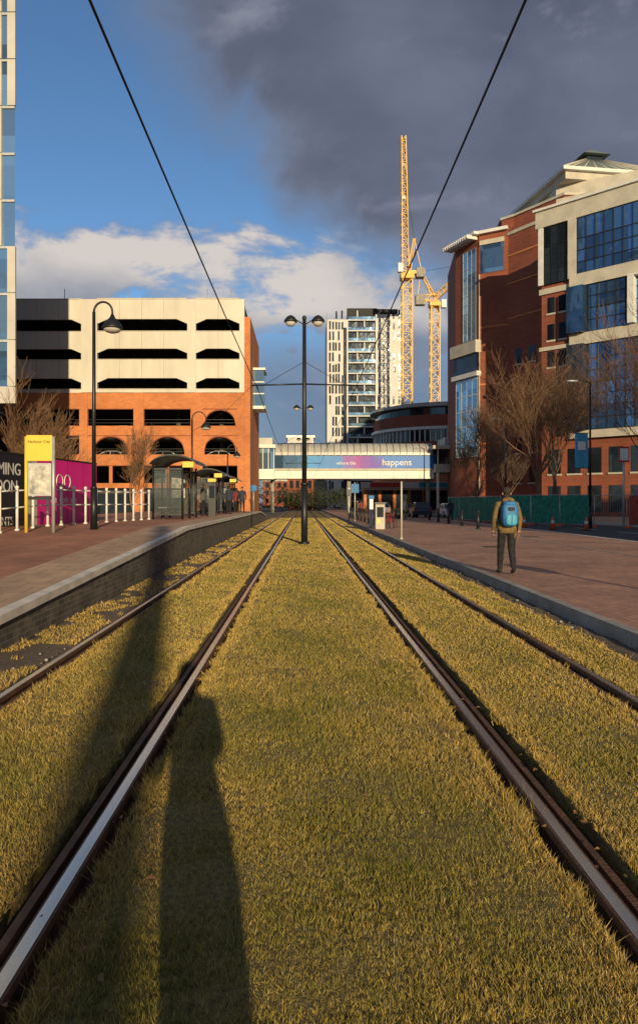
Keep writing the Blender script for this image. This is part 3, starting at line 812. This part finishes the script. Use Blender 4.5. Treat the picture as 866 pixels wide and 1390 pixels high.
# ------------------------------------------------------------------ footbridge
b = MB(); YB = 110
b.box(-4.2, 19.5, YB, YB+4, 5.1, 6.6, 'white_paint'); b.box(-4.2, 19.5, YB-.15, YB-.01, 6.3, 6.62, 'cream_stone')
b.box(-4.2, .7, YB+.05, YB+.1, 6.63, 8.6, 'glass_light'); b.box(-4.2, 19.5, YB+3.9, YB+4, 6.63, 8.6, 'glass_dark')
b.box(.7, 19.5, YB-.05, YB+.05, 6.63, 8.5, 'banner_print')
for i in range(25): b.box(-4.2+i*.985, -4.1+i*.985, YB+.06, YB+.18, 6.63, 8.6, 'white_paint')
for i in range(12): b.box(-4.2+i*1.97, -4.17+i*1.97, YB-.006, YB-.001, 5.1, 6.3, 'concrete')
n = 14
for i in range(n):
    a0 = math.pi*i/n; a1 = math.pi*(i+1)/n
    y0, z0, y1, z1 = YB+2-2.1*math.cos(a0), 8.6+1.9*math.sin(a0), YB+2-2.1*math.cos(a1), 8.6+1.9*math.sin(a1)
    b.add([(-4.2, y0, z0), (19.5, y0, z0), (19.5, y1, z1), (-4.2, y1, z1)], [(0, 1, 2, 3)], 'vault', True)
for k_ in range(25):
    x = -4.15+k_*.983
    b.tube([(x, YB+2-2.14*math.cos(math.pi*i/10), 8.6+1.94*math.sin(math.pi*i/10)) for i in range(11)], .05, 'black_metal', 4)
b.box(-8.4, -4.21, YB-1, YB+6, 5.0, 6.5, 'white_paint'); b.box(-8.4, -4.21, YB-.9, YB+5.9, 6.501, 9.6, 'glass_light'); b.box(-8.7, -4.0, YB-1.4, YB+6.4, 9.601, 10.1, 'white_paint')
b.box(-8.0, -4.5, YB, YB+5, 10.101, 11.2, 'vault')
for i in range(6): b.box(-8.4+i*.82, -8.3+i*.82, YB-1.0, YB-.901, 6.501, 9.6, 'white_paint')
b.box(19.51, 27, YB-1.5, YB+6, 6.0, 7.2, 'cream_stone'); b.box(19.6, 26.8, YB-1.2, YB+5.8, 7.201, 9.4, 'glass_dark'); b.box(19.0, 28.5, YB-2.5, YB+7, 9.401, 9.9, 'cream_stone')
b.box(21, 26, YB-1, YB+5, 9.901, 11.2, 'vault')
for x in (19.9, 22.2, 24.5, 26.6): b.box(x-.15, x+.15, YB-1.4, YB-1.1, 0, 5.99, 'white_paint'); b.box(x-.1, x+.1, YB-1.3, YB-1.205, 7.2, 9.4, 'white_paint')
for x in (-7.5, -4.6, 7.0, 19.0):
    b.tube([(x, YB+2, 0), (x, YB+2, 5.05)], .3, 'concrete', 12)
br = b.done('footbridge', True)
text('where the', .7, Matrix.Translation((5.0, YB-.055, 7.2)) @ Matrix.Rotation(math.pi/2, 4, 'X'), 'white_paint', br, 'strap_text', .002)
text('happens', 1.35, Matrix.Translation((11.8, YB-.055, 7.1)) @ Matrix.Rotation(math.pi/2, 4, 'X'), 'white_paint', br, 'banner_text', .002)

b = MB()
b.box(-34, -12, 150, 170, 0, 7, 'brick_red'); b.box(10, 44, 121, 124, 0, 4.6, 'brick_orange'); b.box(9.5, 44.5, 120.5, 120.99, 3.9, 4.9, 'white_paint')
for i in range(14): b.box(10.5+i*2.4, 12.4+i*2.4, 120.93, 120.99, .4, 3.5, 'glass_dark')
for i in range(4): b.box(11+i*8, 16+i*8, 120.4, 120.49, 4.0, 4.8, ('red_paint', 'teal', 'magenta', 'sign_yellow')[i])
b.box(9.5, 30, 118.5, 120.4, 3.6, 3.75, 'galv')
b.done('shop_row', True)
b = MB(); b.box(-14, 12, 260, 275, 0, 9, 'brick_red'); b.box(-14.3, 12.3, 259.7, 275.3, 9.001, 9.6, 'cream_stone')
for i in range(12):
    for j in range(3): b.box(-13+i*2.1, -11.9+i*2.1, 259.93, 259.99, 1.2+j*2.8, 2.9+j*2.8, 'glass_dark')
b.done('brick_terrace', True)
b = MB(); b.box(-3.5, 2.5, 170, 180, 0, 12, 'brick_red'); b.box(-3.5, 2.5, 170, 180, 12.001, 16.5, 'white_render'); b.box(-3.8, 2.8, 169.7, 180.3, 16.501, 17, 'galv'); b.box(2.6, 5.6, 172, 182, 0, 14, 'glass_dark')
for i in range(4):
    for j in range(5): b.box(-3+i*1.4, -2.2+i*1.4, 169.93, 169.99, 2+j*2.9, 3.7+j*2.9, 'glass_dark')
b.done('white_flats', True)
f = MB()
for i in range(7000):
    cx, cy, r = random.choice(((-9, 150, 4.5), (-3, 160, 3.4), (4, 160, 3.2), (8.5, 160, 3.0), (2, 215, 5), (-14, 140, 4), (0, 162, 3.0)))
    v = Vector((random.gauss(0, 1), random.gauss(0, 1), random.gauss(0, 1))).normalized()*(r*random.random()**.4)
    p0 = Vector((cx, cy, r*.75))+Vector((v.x*1.3, v.y, v.z*.85)); s = random.uniform(.12, .35)
    a = Vector((random.gauss(0, 1), random.gauss(0, 1), random.gauss(0, 1))).normalized()*s; c2 = Vector((random.gauss(0, 1), random.gauss(0, 1), random.gauss(0, 1))).normalized()*s
    f.add([p0-a, p0+c2, p0+a], [(0, 1, 2)], 'evergreen')
f.done('distant_trees')

# ------------------------------------------------------------------ bare trees
def bare_tree(base, H, seed, key='bark', spread=.55, r0=.16, depth=5, rmin=.006):
    rnd = random.Random(seed); t = MB()
    def br(p, d, L, r, lev):
        n = 3 if lev < 4 else 2
        pts = [p]; q = p.copy(); dd = d.copy()
        for i in range(n):
            dd = (dd+Vector((rnd.gauss(0, .13), rnd.gauss(0, .13), rnd.gauss(.06, .06)))).normalized()
            q = q+dd*L/n; pts.append(q.copy())
        r1 = max(rmin, r*.6); r = max(rmin, r)
        t.tube(pts, [r+(r1-r)*i/n for i in range(n+1)], key, 7 if lev < 2 else 4 if lev < 3 else 3, cap=False)
        if lev >= depth: return
        nc = 4 if lev == 0 else (4 if lev < 4 else rnd.choice((2, 3, 4)))
        for k_ in range(nc):
            f_ = rnd.uniform(.3, 1) if k_ else 1.0
            i = min(n-1, int(f_*n)); st = pts[i].lerp(pts[i+1], f_*n-i) if f_ < 1 else pts[-1]
            sp = spread*(.45 if k_ == 0 else 1)
            nd = (dd+Vector((rnd.gauss(0, sp), rnd.gauss(0, sp), rnd.gauss(.15, .22)))).normalized()
            br(st, nd, L*rnd.uniform(.62, .86), r1*rnd.uniform(.55, .9), lev+1)
    br(Vector(base), Vector((rnd.gauss(0, .03), rnd.gauss(0, .03), 1)).normalized(), H*.29, r0, 0)
    t.done('bare_tree')
bare_tree((-12.9, 35, .1), 8.2, 3, 'bark_red', .40, .12, 6, .007)
bare_tree((-14.2, 62, .1), 8.0, 5, 'bark_red', .34, .13, 6, .008)
bare_tree((-10.5, 66, .1), 6.0, 15, 'bark_red', .36, .11, 5, .008)
bare_tree((18.4, 58, 0.1), 13.4, 9, 'bark_red', .45, .22, 6, .011)
bare_tree((22.3, 66, .1), 14.4, 11, 'bark', .45, .22, 6, .011)
bare_tree((16.8, 72, .1), 11.5, 21, 'bark', .45, .17, 6, .011)
bare_tree((24.2, 50, .1), 16.0, 14, 'bark_red', .55, .24, 6, .010)
bare_tree((22.5, 41, .1), 13.0, 31, 'bark_red', .55, .2, 6, .009)
bare_tree((22.8, 84, .1), 11, 23, 'bark', .45, .16, 5, .012)

# ------------------------------------------------------------------ right-hand street furniture
def roadlamp(x, y, H, arm=-1.0, banner=False):
    l = MB(); z = .1 if x < 12.2 or x > 21 else 0
    l.tube([(x, y, z), (x, y, 1.3)], [.11, .10], 'black_metal', 12); l.tube([(x, y, 1.3), (x, y, H)], [.075, .05], 'black_metal', 10)
    l.tube([(x, y, H-.1), (x+arm*.5, y, H+.1), (x+arm, y, H+.05)], .035, 'black_metal', 6)
    l.ell((x+arm*1.15, y, H+.03), (.38, .14, .08), 'galv', nu=12, nv=6)
    if banner:
        l.tube([(x, y, 5.6), (x-.95, y, 5.6)], .02, 'black_metal', 6); l.tube([(x, y, 3.55), (x-.95, y, 3.55)], .02, 'black_metal', 6)
        n = 8
        for i in range(n):
            u0 = .12+.78*i/n; u1 = .12+.78*(i+1)/n
            l.hexa([(x-u1, y+.05*math.sin(u1*6), 3.57), (x-u0, y+.05*math.sin(u0*6), 3.57), (x-u0, y+.05*math.sin(u0*6)+.01, 3.57), (x-u1, y+.05*math.sin(u1*6)+.01, 3.57),
                    (x-u1, y+.05*math.sin(u1*6), 5.58), (x-u0, y+.05*math.sin(u0*6), 5.58), (x-u0, y+.05*math.sin(u0*6)+.01, 5.58), (x-u1, y+.05*math.sin(u1*6)+.01, 5.58)], 'pack_cyan')
        l.box(x-.75, x-.3, y-.075, y-.07, 4.6, 5.1, 'white_paint')
    l.done('street_lamp')
roadlamp(16.75, 43, 8.6, -.9, True)
roadlamp(16.5, 60, 8.3, -.7)
roadlamp(14.5, 88, 8.0, -.7)

def mesh_fence(p0, p1, n, key, h=2.0):
    f = MB(); M, L = frame(p0, p1)
    for i in range(n):
        u0 = i*L/n; u1 = u0+L/n-.06
        f.tube([(u0, 0, .05), (u0, 0, h)], .025, 'galv', 6, M); f.tube([(u1, 0, .05), (u1, 0, h)], .025, 'galv', 6, M)
        for z in (.15, h): f.tube([(u0, 0, z), (u1, 0, z)], .02, 'galv', 6, M)
        if key:
            k2 = 8
            for q in range(k2):
                a, b2 = u0+(u1-u0)*q/k2, u0+(u1-u0)*(q+1)/k2
                wa, wb = .05*math.sin(a*5), .05*math.sin(b2*5)
                f.hexa([(a, wa+.03, .2), (b2, wb+.03, .2), (b2, wb+.04, .2), (a, wa+.04, .2), (a, wa*.4+.03, h-.04), (b2, wb*.4+.03, h-.04), (b2, wb*.4+.04, h-.04), (a, wa*.4+.04, h-.04)], key, M)
        else:
            for q in range(1, 14): f.tube([(u0+(u1-u0)*q/14, 0, .15), (u0+(u1-u0)*q/14, 0, h)], .006, 'galv', 3, M)
        f.box(u0-.3, u0+.15, -.12, .12, .001, .13, 'orange_plastic', M)
    f.done('temporary_fence')
mesh_fence((14.2, 52), (18.2, 46.5), 3, 'green_mesh', 2.05)
mesh_fence((18.3, 46.3), (19.6, 44.5), 1, None, 2.0)
mesh_fence((19.65, 44.4), (24.5, 40), 3, 'red_mesh', 2.0)
mesh_fence((13.0, 66), (14.1, 52.5), 4, 'green_mesh', 2.0)
l = MB(); l.tube([(18.7, 43, 0), (18.7, 43, 4.8)], .06, 'galv', 8); l.box(18.4, 19.0, 42.93, 42.97, 3.9, 4.8, 'red_paint'); l.box(18.46, 18.94, 42.92, 42.928, 4.0, 4.7, 'white_paint'); l.done('traffic_sign')
for (x, y) in ((13.2, 44), (14.3, 42.2), (15.6, 40.6)):
    l = MB(); l.tube([(x, y, .03), (x, y, .35), (x, y, .36), (x, y, .52), (x, y, .53), (x, y, .75)], [.16, .11, .11, .075, .075, .03], 'orange_plastic', 14)
    l.box(x-.2, x+.2, y-.2, y+.2, .001, .04, 'dark'); l.tube([(x, y, .36), (x, y, .52)], [.115, .08], 'white_paint', 14); l.done('traffic_cone')

l = MB(); l.box(3.95, 4.45, 40, 40.5, .1, 1.45, 'cream_stone'); l.box(3.90, 4.50, 39.95, 40.55, 1.451, 1.56, 'black_metal'); l.box(4.02, 4.38, 39.985, 39.999, .75, 1.3, 'glass_dark'); l.box(4.02, 4.2, 39.985, 39.999, .4, .65, 'sign_yellow'); l.done('ticket_machine')
l = MB(); l.box(3.85, 4.05, 42.5, 42.7, .1, 1.75, 'galv'); l.box(3.80, 4.10, 42.45, 42.75, 1.751, 1.95, 'pack_blue'); l.done('information_post')
def post(x, y, h_, r=.05, key='galv'):
    l = MB(); l.tube([(x, y, .1), (x, y, .1+h_)], r, key, 10); l.tube([(x, y, .1), (x, y, .16)], r*1.7, key, 10); l.ell((x, y, .1+h_), (r*1.15, r*1.15, r*.8), key, nu=10, nv=6); return l
post(3.88, 29, 2.25, .035, 'cream_stone').done('marker_post')
for i in range(9): post(4.5, 44+i*3.2, .95, .08, 'black_metal').done('bollard')
for i in range(5): post(9.5+i*.2, 40+i*5, .95, .08, 'black_metal').done('bollard')
l = post(4.1, 58, 3.0, .045); l.box(3.8, 4.4, 57.9, 57.94, 2.3, 3.0, 'pack_blue'); l.done('traffic_sign')
l = post(3.0, 48, 2.4, .05); l.box(2.85, 3.15, 47.85, 47.99, 2.0, 2.6, 'black_metal'); l.ell((3.0, 47.84, 2.45), (.08, .03, .08), 'lamp_glass', nu=10, nv=6); l.done('tram_signal')
def bike(x, y, a):
    M = Matrix.Translation((x, y, .1)) @ Matrix.Rotation(a, 4, 'Z'); l = MB()
    for cy in (-.52, .52):
        l.tube([(0, cy+.34*math.cos(math.tau*i/20), .34+.34*math.sin(math.tau*i/20)) for i in range(21)], .016, 'tyre', 6, M)
        for i in range(8): l.tube([(0, cy, .34), (0, cy+.33*math.cos(math.tau*i/8), .34+.33*math.sin(math.tau*i/8))], .003, 'galv', 3, M)
    for p_, q_ in (((0, -.52, .34), (0, -.05, .3)), ((0, -.05, .3), (0, -.2, .85)), ((0, -.52, .34), (0, -.18, .75)), ((0, -.18, .75), (0, .38, .8)), ((0, -.05, .3), (0, .38, .72)), ((0, .52, .34), (0, .36, .95))):
        l.tube([p_, q_], .016, 'red_paint', 6, M)
    l.tube([(-.25, .33, .97), (0, .38, .95), (.25, .33, .97)], .014, 'black_metal', 6, M); l.box(-.06, .06, -.32, -.1, .85, .9, 'black_metal', M)
    l.done('bicycle')
bike(4.75, 41.2, .3); bike(5.1, 42.2, .2)
for i in range(3):
    l = MB(); x = 6+i*2.5; y = 60+i*6
    l.tube([(x, y, .1), (x, y, .85)], [.28, .33], 'black_metal', 12); l.ell((x, y, .87), (.34, .34, .12), 'black_metal')
    l.done('litter_bin')

# ------------------------------------------------------------------ people
def person(name, loc, ang, H, top, legs, pose='stand', pack=False, hood=False, seed=0):
    V = []; E_ = []; R = []
    def v(p, r, par=None):
        V.append(p); R.append(r if hasattr(r, '__len__') else (r, r))
        if par is not None: E_.append((par, len(V)-1))
        return len(V)-1
    pel = v((0, 0, .97), (.155, .12)); ab = v((0, 0, 1.12), (.15, .115), pel); ch = v((0, .0, 1.32), (.175, .125), ab); up = v((0, -.01, 1.44), (.12, .09), ch)
    nk = v((0, 0, 1.515), .056, up); h0 = v((0, .015, 1.58), (.072, .078), nk); h1 = v((0, .02, 1.66), (.078, .092), h0); h2 = v((0, .01, 1.745), (.066, .078), h1)
    hands = []
    for s in (-1, 1):
        sh = v((s*.18, -.01, 1.42), .078, up)
        if pose == 'walk':
            sw = -s*.10
            el = v((s*.25, -.03+sw*.4, 1.14), .058, sh); wr = v((s*.235, .06+sw, .90), .042, el); hd = (s*.23, .08+sw, .83)
        elif pose == 'photo':
            el = v((s*.24, .04, 1.17), .055, sh); wr = v((s*.10, .24, 1.20), .038, el); hd = (s*.05, .29, 1.22)
        else:
            el = v((s*.25, -.03, 1.14), .056, sh); wr = v((s*.24, .05, .90), .038, el); hd = (s*.235, .07, .83)
        hc = v(hd, (.026, .04), wr); hands.append((Vector(hd), s))
    for s in (-1, 1):
        hp_ = v((s*.095, 0, .89), .105, pel)
        if pose == 'walk':
            f = .20 if s < 0 else -.17
            kn = v((s*.10, .10 if s < 0 else .02, .50), .078, hp_); an = v((s*.09, f, .115 if s < 0 else .16), .058, kn)
            hl = v((s*.09, f-.03, .05 if s < 0 else .10), .045, an); v((s*.10, f+.17, .035), .038, hl)
        elif pose == 'photo':
            kn = v((s*.075, .02, .50), .068, hp_); an = v((s*.065, -.01, .11), .05, kn); hl = v((s*.065, -.03, .045), .044, an); v((s*.08, .15, .035), .038, hl)
        else:
            kn = v((s*.10, .02, .50), .07, hp_); an = v((s*.11, -.01, .11), .048, kn); hl = v((s*.11, -.03, .045), .044, an); v((s*.125, .15, .035), .038, hl)
    me = bpy.data.meshes.new('sk'); me.from_pydata(V, E_, []); o = bpy.data.objects.new('sk', me); COL.objects.link(o)
    o.modifiers.new('s', 'SKIN')
    for i, r in enumerate(R): me.skin_vertices[0].data[i].radius = r
    me.skin_vertices[0].data[0].use_root = True
    sb = o.modifiers.new('b', 'SUBSURF'); sb.levels = 2; sb.render_levels = 2
    dg = bpy.context.evaluated_depsgraph_get(); dg.update()
    m2 = bpy.data.meshes.new_from_object(o.evaluated_get(dg)); bpy.data.objects.remove(o)
    m2.materials.clear()
    ks = [top, legs, 'skin', 'hair', 'shoe']
    b = MB(); M = Matrix.Translation(loc) @ Matrix.Rotation(ang, 4, 'Z') @ Matrix.Scale(H/1.82, 4)
    vs = [vv.co.copy() for vv in m2.vertices]
    if pose != 'photo':
        for vv in vs:
            if .86 < vv.z < 1.45 and vv.xy.length > .05:
                k_ = 1+.035*math.sin(vv.z*42+vv.x*11)+(.10 if vv.z < 1.1 and abs(vv.x) < .2 else 0); vv.x *= k_ if abs(vv.x) < .2 else 1; vv.y *= k_
            elif .12 < vv.z < .85: vv.y += .008*math.sin(vv.z*38)
    for key in ks:
        fs = []
        for p_ in m2.polygons:
            cc = p_.center; hd_d = min((cc-hv).length for hv, _ in hands)
            if cc.z > 1.53: k2 = 'hair' if (cc.z > 1.68 or (cc.y < .03 and cc.z > 1.56)) else 'skin'
            elif hd_d < .075: k2 = 'skin'
            elif cc.z < .10: k2 = 'shoe'
            elif cc.z < .90 and abs(cc.x) < .205 and not (hd_d < .13): k2 = legs
            else: k2 = top
            if k2 == key: fs.append(tuple(p_.vertices))
        if fs: b.add([M @ q for q in vs], fs, key, True)
    for hv, s in hands:
        dn = Vector((0, .25, -1)).normalized() if pose != 'photo' else Vector((-s*.2, .9, .3)).normalized()
        for i, (L_, o_) in enumerate(((.07, -.028), (.08, -.01), (.075, .009), (.06, .027))):
            p0 = hv+Vector((0, -o_, -.02)) if pose != 'photo' else hv+Vector((0, 0, -o_))
            b.tube([p0, p0+dn*L_*.5, p0+dn*L_*.8+Vector((-s*.012, .012, 0)), p0+dn*L_+Vector((-s*.028, .014, .004))], [.0095, .009, .008, .006], 'skin', 6, M)
        p0 = hv+Vector((0, .03, .01)); b.tube([p0, p0+Vector((-s*.015, .03, -.02)), p0+Vector((-s*.02, .04, -.05))], [.011, .010, .007], 'skin', 6, M)
    b.ell((0, .118, 1.645), (.012, .02, .022), 'skin', M, 8, 6)
    for s in (-1, 1):
        b.ell((s*.083, .01, 1.645), (.012, .02, .032), 'skin', M, 8, 6); b.ell((s*.032, .10, 1.672), (.013, .008, .008), 'dark', M, 8, 6)
    b.ell((0, .102, 1.605), (.025, .008, .006), 'coat_b', M, 8, 6)
    b.ell((0, -.002, 1.70), (.088, .098, .088), 'hair', M, 14, 8)
    b.tube([(0, -.005, 1.475), (0, .0, 1.54)], [.10, .078], top, 14, M)
    b.tube([(0, 0, .84), (0, 0, .985)], [.185, .17], top, 18, Matrix(M) @ Matrix.Diagonal((1, .8, 1, 1)))
    if hood: b.ell((0, -.10, 1.505), (.13, .085, .07), top, M, 14, 8); b.ell((0, -.03, 1.50), (.125, .10, .05), top, M, 14, 8)
    if pack:
        b.ell((0, -.22, 1.22), (.165, .11, .245), 'pack_blue', M, 20, 14, .55)
        b.ell((0, -.315, 1.12), (.115, .055, .115), 'pack_cyan', M, 18, 10, .55)
        b.ell((0, -.29, 1.33), (.09, .045, .05), 'coat_a', M, 16, 10, .6)
        b.ell((0, -.22, 1.445), (.135, .10, .05), 'pack_blue', M, 16, 8, .7)
        b.tube([(-.03, -.2, 1.48), (0, -.2, 1.52), (.03, -.2, 1.48)], .008, 'dark', 6, M)
        b.tube([(0, -.372, 1.04), (0, -.372, 1.21)], .006, 'dark', 5, M)
        for s in (-1, 1):
            b.tube([(s*.10, -.16, 1.45), (s*.11, -.02, 1.525), (s*.12, .12, 1.40), (s*.14, .12, 1.2), (s*.16, -.1, 1.03)], .02, 'dark', 6, M)
            b.tube([(s*.15, -.28, 1.36), (s*.165, -.27, 1.1)], .01, 'dark', 5, M)
    return b.done(name)
person('walking_man', (4.12, 14.9, .10), .0, 1.80, 'olive', 'trousers', 'walk', True, True)
for i, (x, y, a, t_, H_) in enumerate(((-5.6, 48.5, .4, 'coat_a', 1.75), (-5.0, 49.5, 2.8, 'coat_c', 1.7), (-4.6, 51, .2, 'coat_b', 1.66), (-4.1, 50, 3.3, 'coat_a', 1.8), (-5.1, 58, 1, 'coat_c', 1.7), (-4.4, 44, -.4, 'coat_a', 1.72), (-5.2, 38.5, 1.2, 'coat_c', 1.7))):
    person('waiting_passenger', (x, y, ph(y)), a, H_, t_, 'trousers', 'stand', seed=i)
for i, (x, y, a) in enumerate(((8.5, 62, .2), (10.5, 75, 3.0), (6.5, 82, .1), (11.6, 58, .4), (5.2, 70, 2))):
    person('pedestrian', (x, y, .1), a, 1.72, ('coat_a', 'coat_c', 'coat_b')[i % 3], 'trousers', 'walk', seed=i)
person('photographer', (.27, -1.0, -.03), .75, 1.74, 'coat_a', 'trousers', 'photo')

l = MB()  # tapered column added behind the camera to cast the broad left-hand shadow
l.hexa([(3.72-.33, -24.2, .1), (3.72+.33, -24.2, .1), (3.72+.33, -23.8, .1), (3.72-.33, -23.8, .1), (3.72-.2, -24.15, 10.2), (3.72+.2, -24.15, 10.2), (3.72+.2, -23.85, 10.2), (3.72-.2, -23.85, 10.2)], 'black_metal')
l.box(3.45, 4.0, -23.72, -23.70, 2.0, 3.2, 'photo_print'); l.done('unseen_shadow_column')
l = MB(); l.tube([(7.35, 2.3, .1), (7.35, 2.3, 3.1)], .05, 'galv', 10); l.ell((7.35, 2.27, 2.95), (.26, .02, .26), 'pack_blue', nu=20, nv=12); l.done('traffic_sign')
b = MB(); b.box(30, 75, -70, -42, 0, 25, 'brick_red'); b.box(29.5, 75.5, -70.5, -41.5, 25.001, 25.8, 'cream_stone')  # unseen block added behind the camera to shade the right side of the street
for j in range(6):
    for i in range(14): b.box(31.5+i*3.1, 33.6+i*3.1, -41.99, -41.93, 1.4+j*3.7, 3.6+j*3.7, 'glass_dark')
b.done('added_shade_block', True)

# ------------------------------------------------------------------ sun, sky, camera
Ldir = Vector((-.171, 1.0, -.205)).normalized()
sd = bpy.data.lights.new('sun', 'SUN'); sd.energy = 5.0; sd.angle = math.radians(.5); sd.color = (1.0, .80, .48)
so = bpy.data.objects.new('sun', sd); so.rotation_euler = Ldir.to_track_quat('-Z', 'Y').to_euler(); so.location = (20, -80, 40); COL.objects.link(so)

W = bpy.data.worlds.new('World'); scene.world = W; W.use_nodes = True
nt = W.node_tree; N = nt.nodes; L = nt.links
for n_ in list(N): N.remove(n_)
out = N.new('ShaderNodeOutputWorld')
sky = N.new('ShaderNodeTexSky'); sky.sky_type = 'NISHITA'; sky.sun_disc = False
sky.sun_elevation = math.radians(11.4); sky.sun_rotation = math.radians(170.3); sky.altitude = 50; sky.air_density = 1; sky.dust_density = .2; sky.ozone_density = 4
bg = N.new('ShaderNodeBackground'); bg.inputs['Strength'].default_value = .14; L.new(sky.outputs[0], bg.inputs['Color'])
tc = N.new('ShaderNodeTexCoord'); sp = N.new('ShaderNodeSeparateXYZ'); L.new(tc.outputs['Generated'], sp.inputs[0])
def math_(op, a, b_=None, c_=None):
    m = N.new('ShaderNodeMath'); m.operation = op
    for i, q in enumerate((a, b_, c_)):
        if q is None: continue
        if isinstance(q, (int, float)): m.inputs[i].default_value = q
        else: L.new(q, m.inputs[i])
    return m.outputs[0]
def noise(scale, st, off=(0, 0, 0), det=7, rough=.58, dist=.3):
    mp = N.new('ShaderNodeMapping'); mp.inputs['Scale'].default_value = st; mp.inputs['Location'].default_value = off
    L.new(tc.outputs['Generated'], mp.inputs[0]); n_ = N.new('ShaderNodeTexNoise'); n_.inputs['Scale'].default_value = scale
    n_.inputs['Detail'].default_value = det; n_.inputs['Roughness'].default_value = rough; n_.inputs['Distortion'].default_value = dist
    L.new(mp.outputs[0], n_.inputs['Vector']); return n_.outputs['Fac']
def sstep(v, a, b_):
    m = N.new('ShaderNodeMapRange'); m.interpolation_type = 'SMOOTHSTEP'; m.inputs['From Min'].default_value = a; m.inputs['From Max'].default_value = b_
    L.new(v, m.inputs['Value']); return m.outputs[0]
def mixc(f, a, b_):
    m = N.new('ShaderNodeMix'); m.data_type = 'RGBA'; L.new(f, m.inputs[0])
    for idx, q in ((6, a), (7, b_)):
        if isinstance(q, tuple): m.inputs[idx].default_value = (*q, 1)
        else: L.new(q, m.inputs[idx])
    return m.outputs[2]
X_, Z_ = sp.outputs['X'], sp.outputs['Z']
n1 = noise(2.6, (1, 1, 1.7), (.3, .1, .2)); n2 = noise(5.5, (1, 1, 2.2), (1.3, .4, .7)); n3 = noise(3.0, (1, 1, 1.8), (4.3, 2, .7), 5, .5, .1)
fa = math_('ADD', math_('MULTIPLY', X_, 1.0), math_('MULTIPLY', math_('SUBTRACT', Z_, .335), 1.15))
fa = math_('ADD', fa, math_('MULTIPLY', math_('SUBTRACT', n1, .5), .9))
ma = sstep(fa, -.12, .18)
band = math_('SUBTRACT', 1.0, math_('MULTIPLY', math_('ABSOLUTE', math_('SUBTRACT', Z_, .25)), 10.0))
fb_ = math_('ADD', math_('MULTIPLY', band, .16), n2)
mb = sstep(fb_, .50, .64)
low = math_('MULTIPLY', sstep(math_('ADD', math_('SUBTRACT', .30, Z_), math_('MULTIPLY', n2, .15)), .08, .22), sstep(X_, -.35, .0))
ca = mixc(sstep(n3, .30, .75), (.085, .098, .15), (.175, .20, .275))
ca = mixc(sstep(math_('ADD', fa, math_('MULTIPLY', n2, .25)), .34, .04), ca, (.24, .28, .37))
ca = mixc(sstep(n2, .54, .74), ca, (.24, .26, .33))
cb = mixc(sstep(math_('ADD', n3, math_('MULTIPLY', math_('SUBTRACT', Z_, .25), 3.0)), .38, .66), (.20, .23, .30), (.70, .63, .57))
clow = (.14, .175, .26)
c1 = mixc(mb, clow, cb)
ctot = mixc(ma, c1, ca)
mtot = math_('MAXIMUM', math_('MAXIMUM', ma, math_('MULTIPLY', mb, .93)), math_('MULTIPLY', low, .85))
bg2 = N.new('ShaderNodeBackground'); bg2.inputs['Strength'].default_value = 1.0; L.new(ctot, bg2.inputs['Color'])
ms = N.new('ShaderNodeMixShader'); L.new(mtot, ms.inputs[0]); L.new(bg.outputs[0], ms.inputs[1]); L.new(bg2.outputs[0], ms.inputs[2]); L.new(ms.outputs[0], out.inputs['Surface'])

cam = bpy.data.cameras.new('camera'); co = bpy.data.objects.new('camera', cam); COL.objects.link(co)
co.location = (0, 0, 1.55); co.rotation_euler = (math.pi/2, 0, 0)
cam.sensor_fit = 'VERTICAL'; cam.sensor_height = 36; cam.lens = 1000/1390*36
cam.shift_x = 22/1390; cam.shift_y = -13/1390; cam.clip_start = .05; cam.clip_end = 6000
scene.camera = co
scene.view_settings.view_transform = 'Standard'; scene.view_settings.look = 'None'; scene.view_settings.exposure = 0
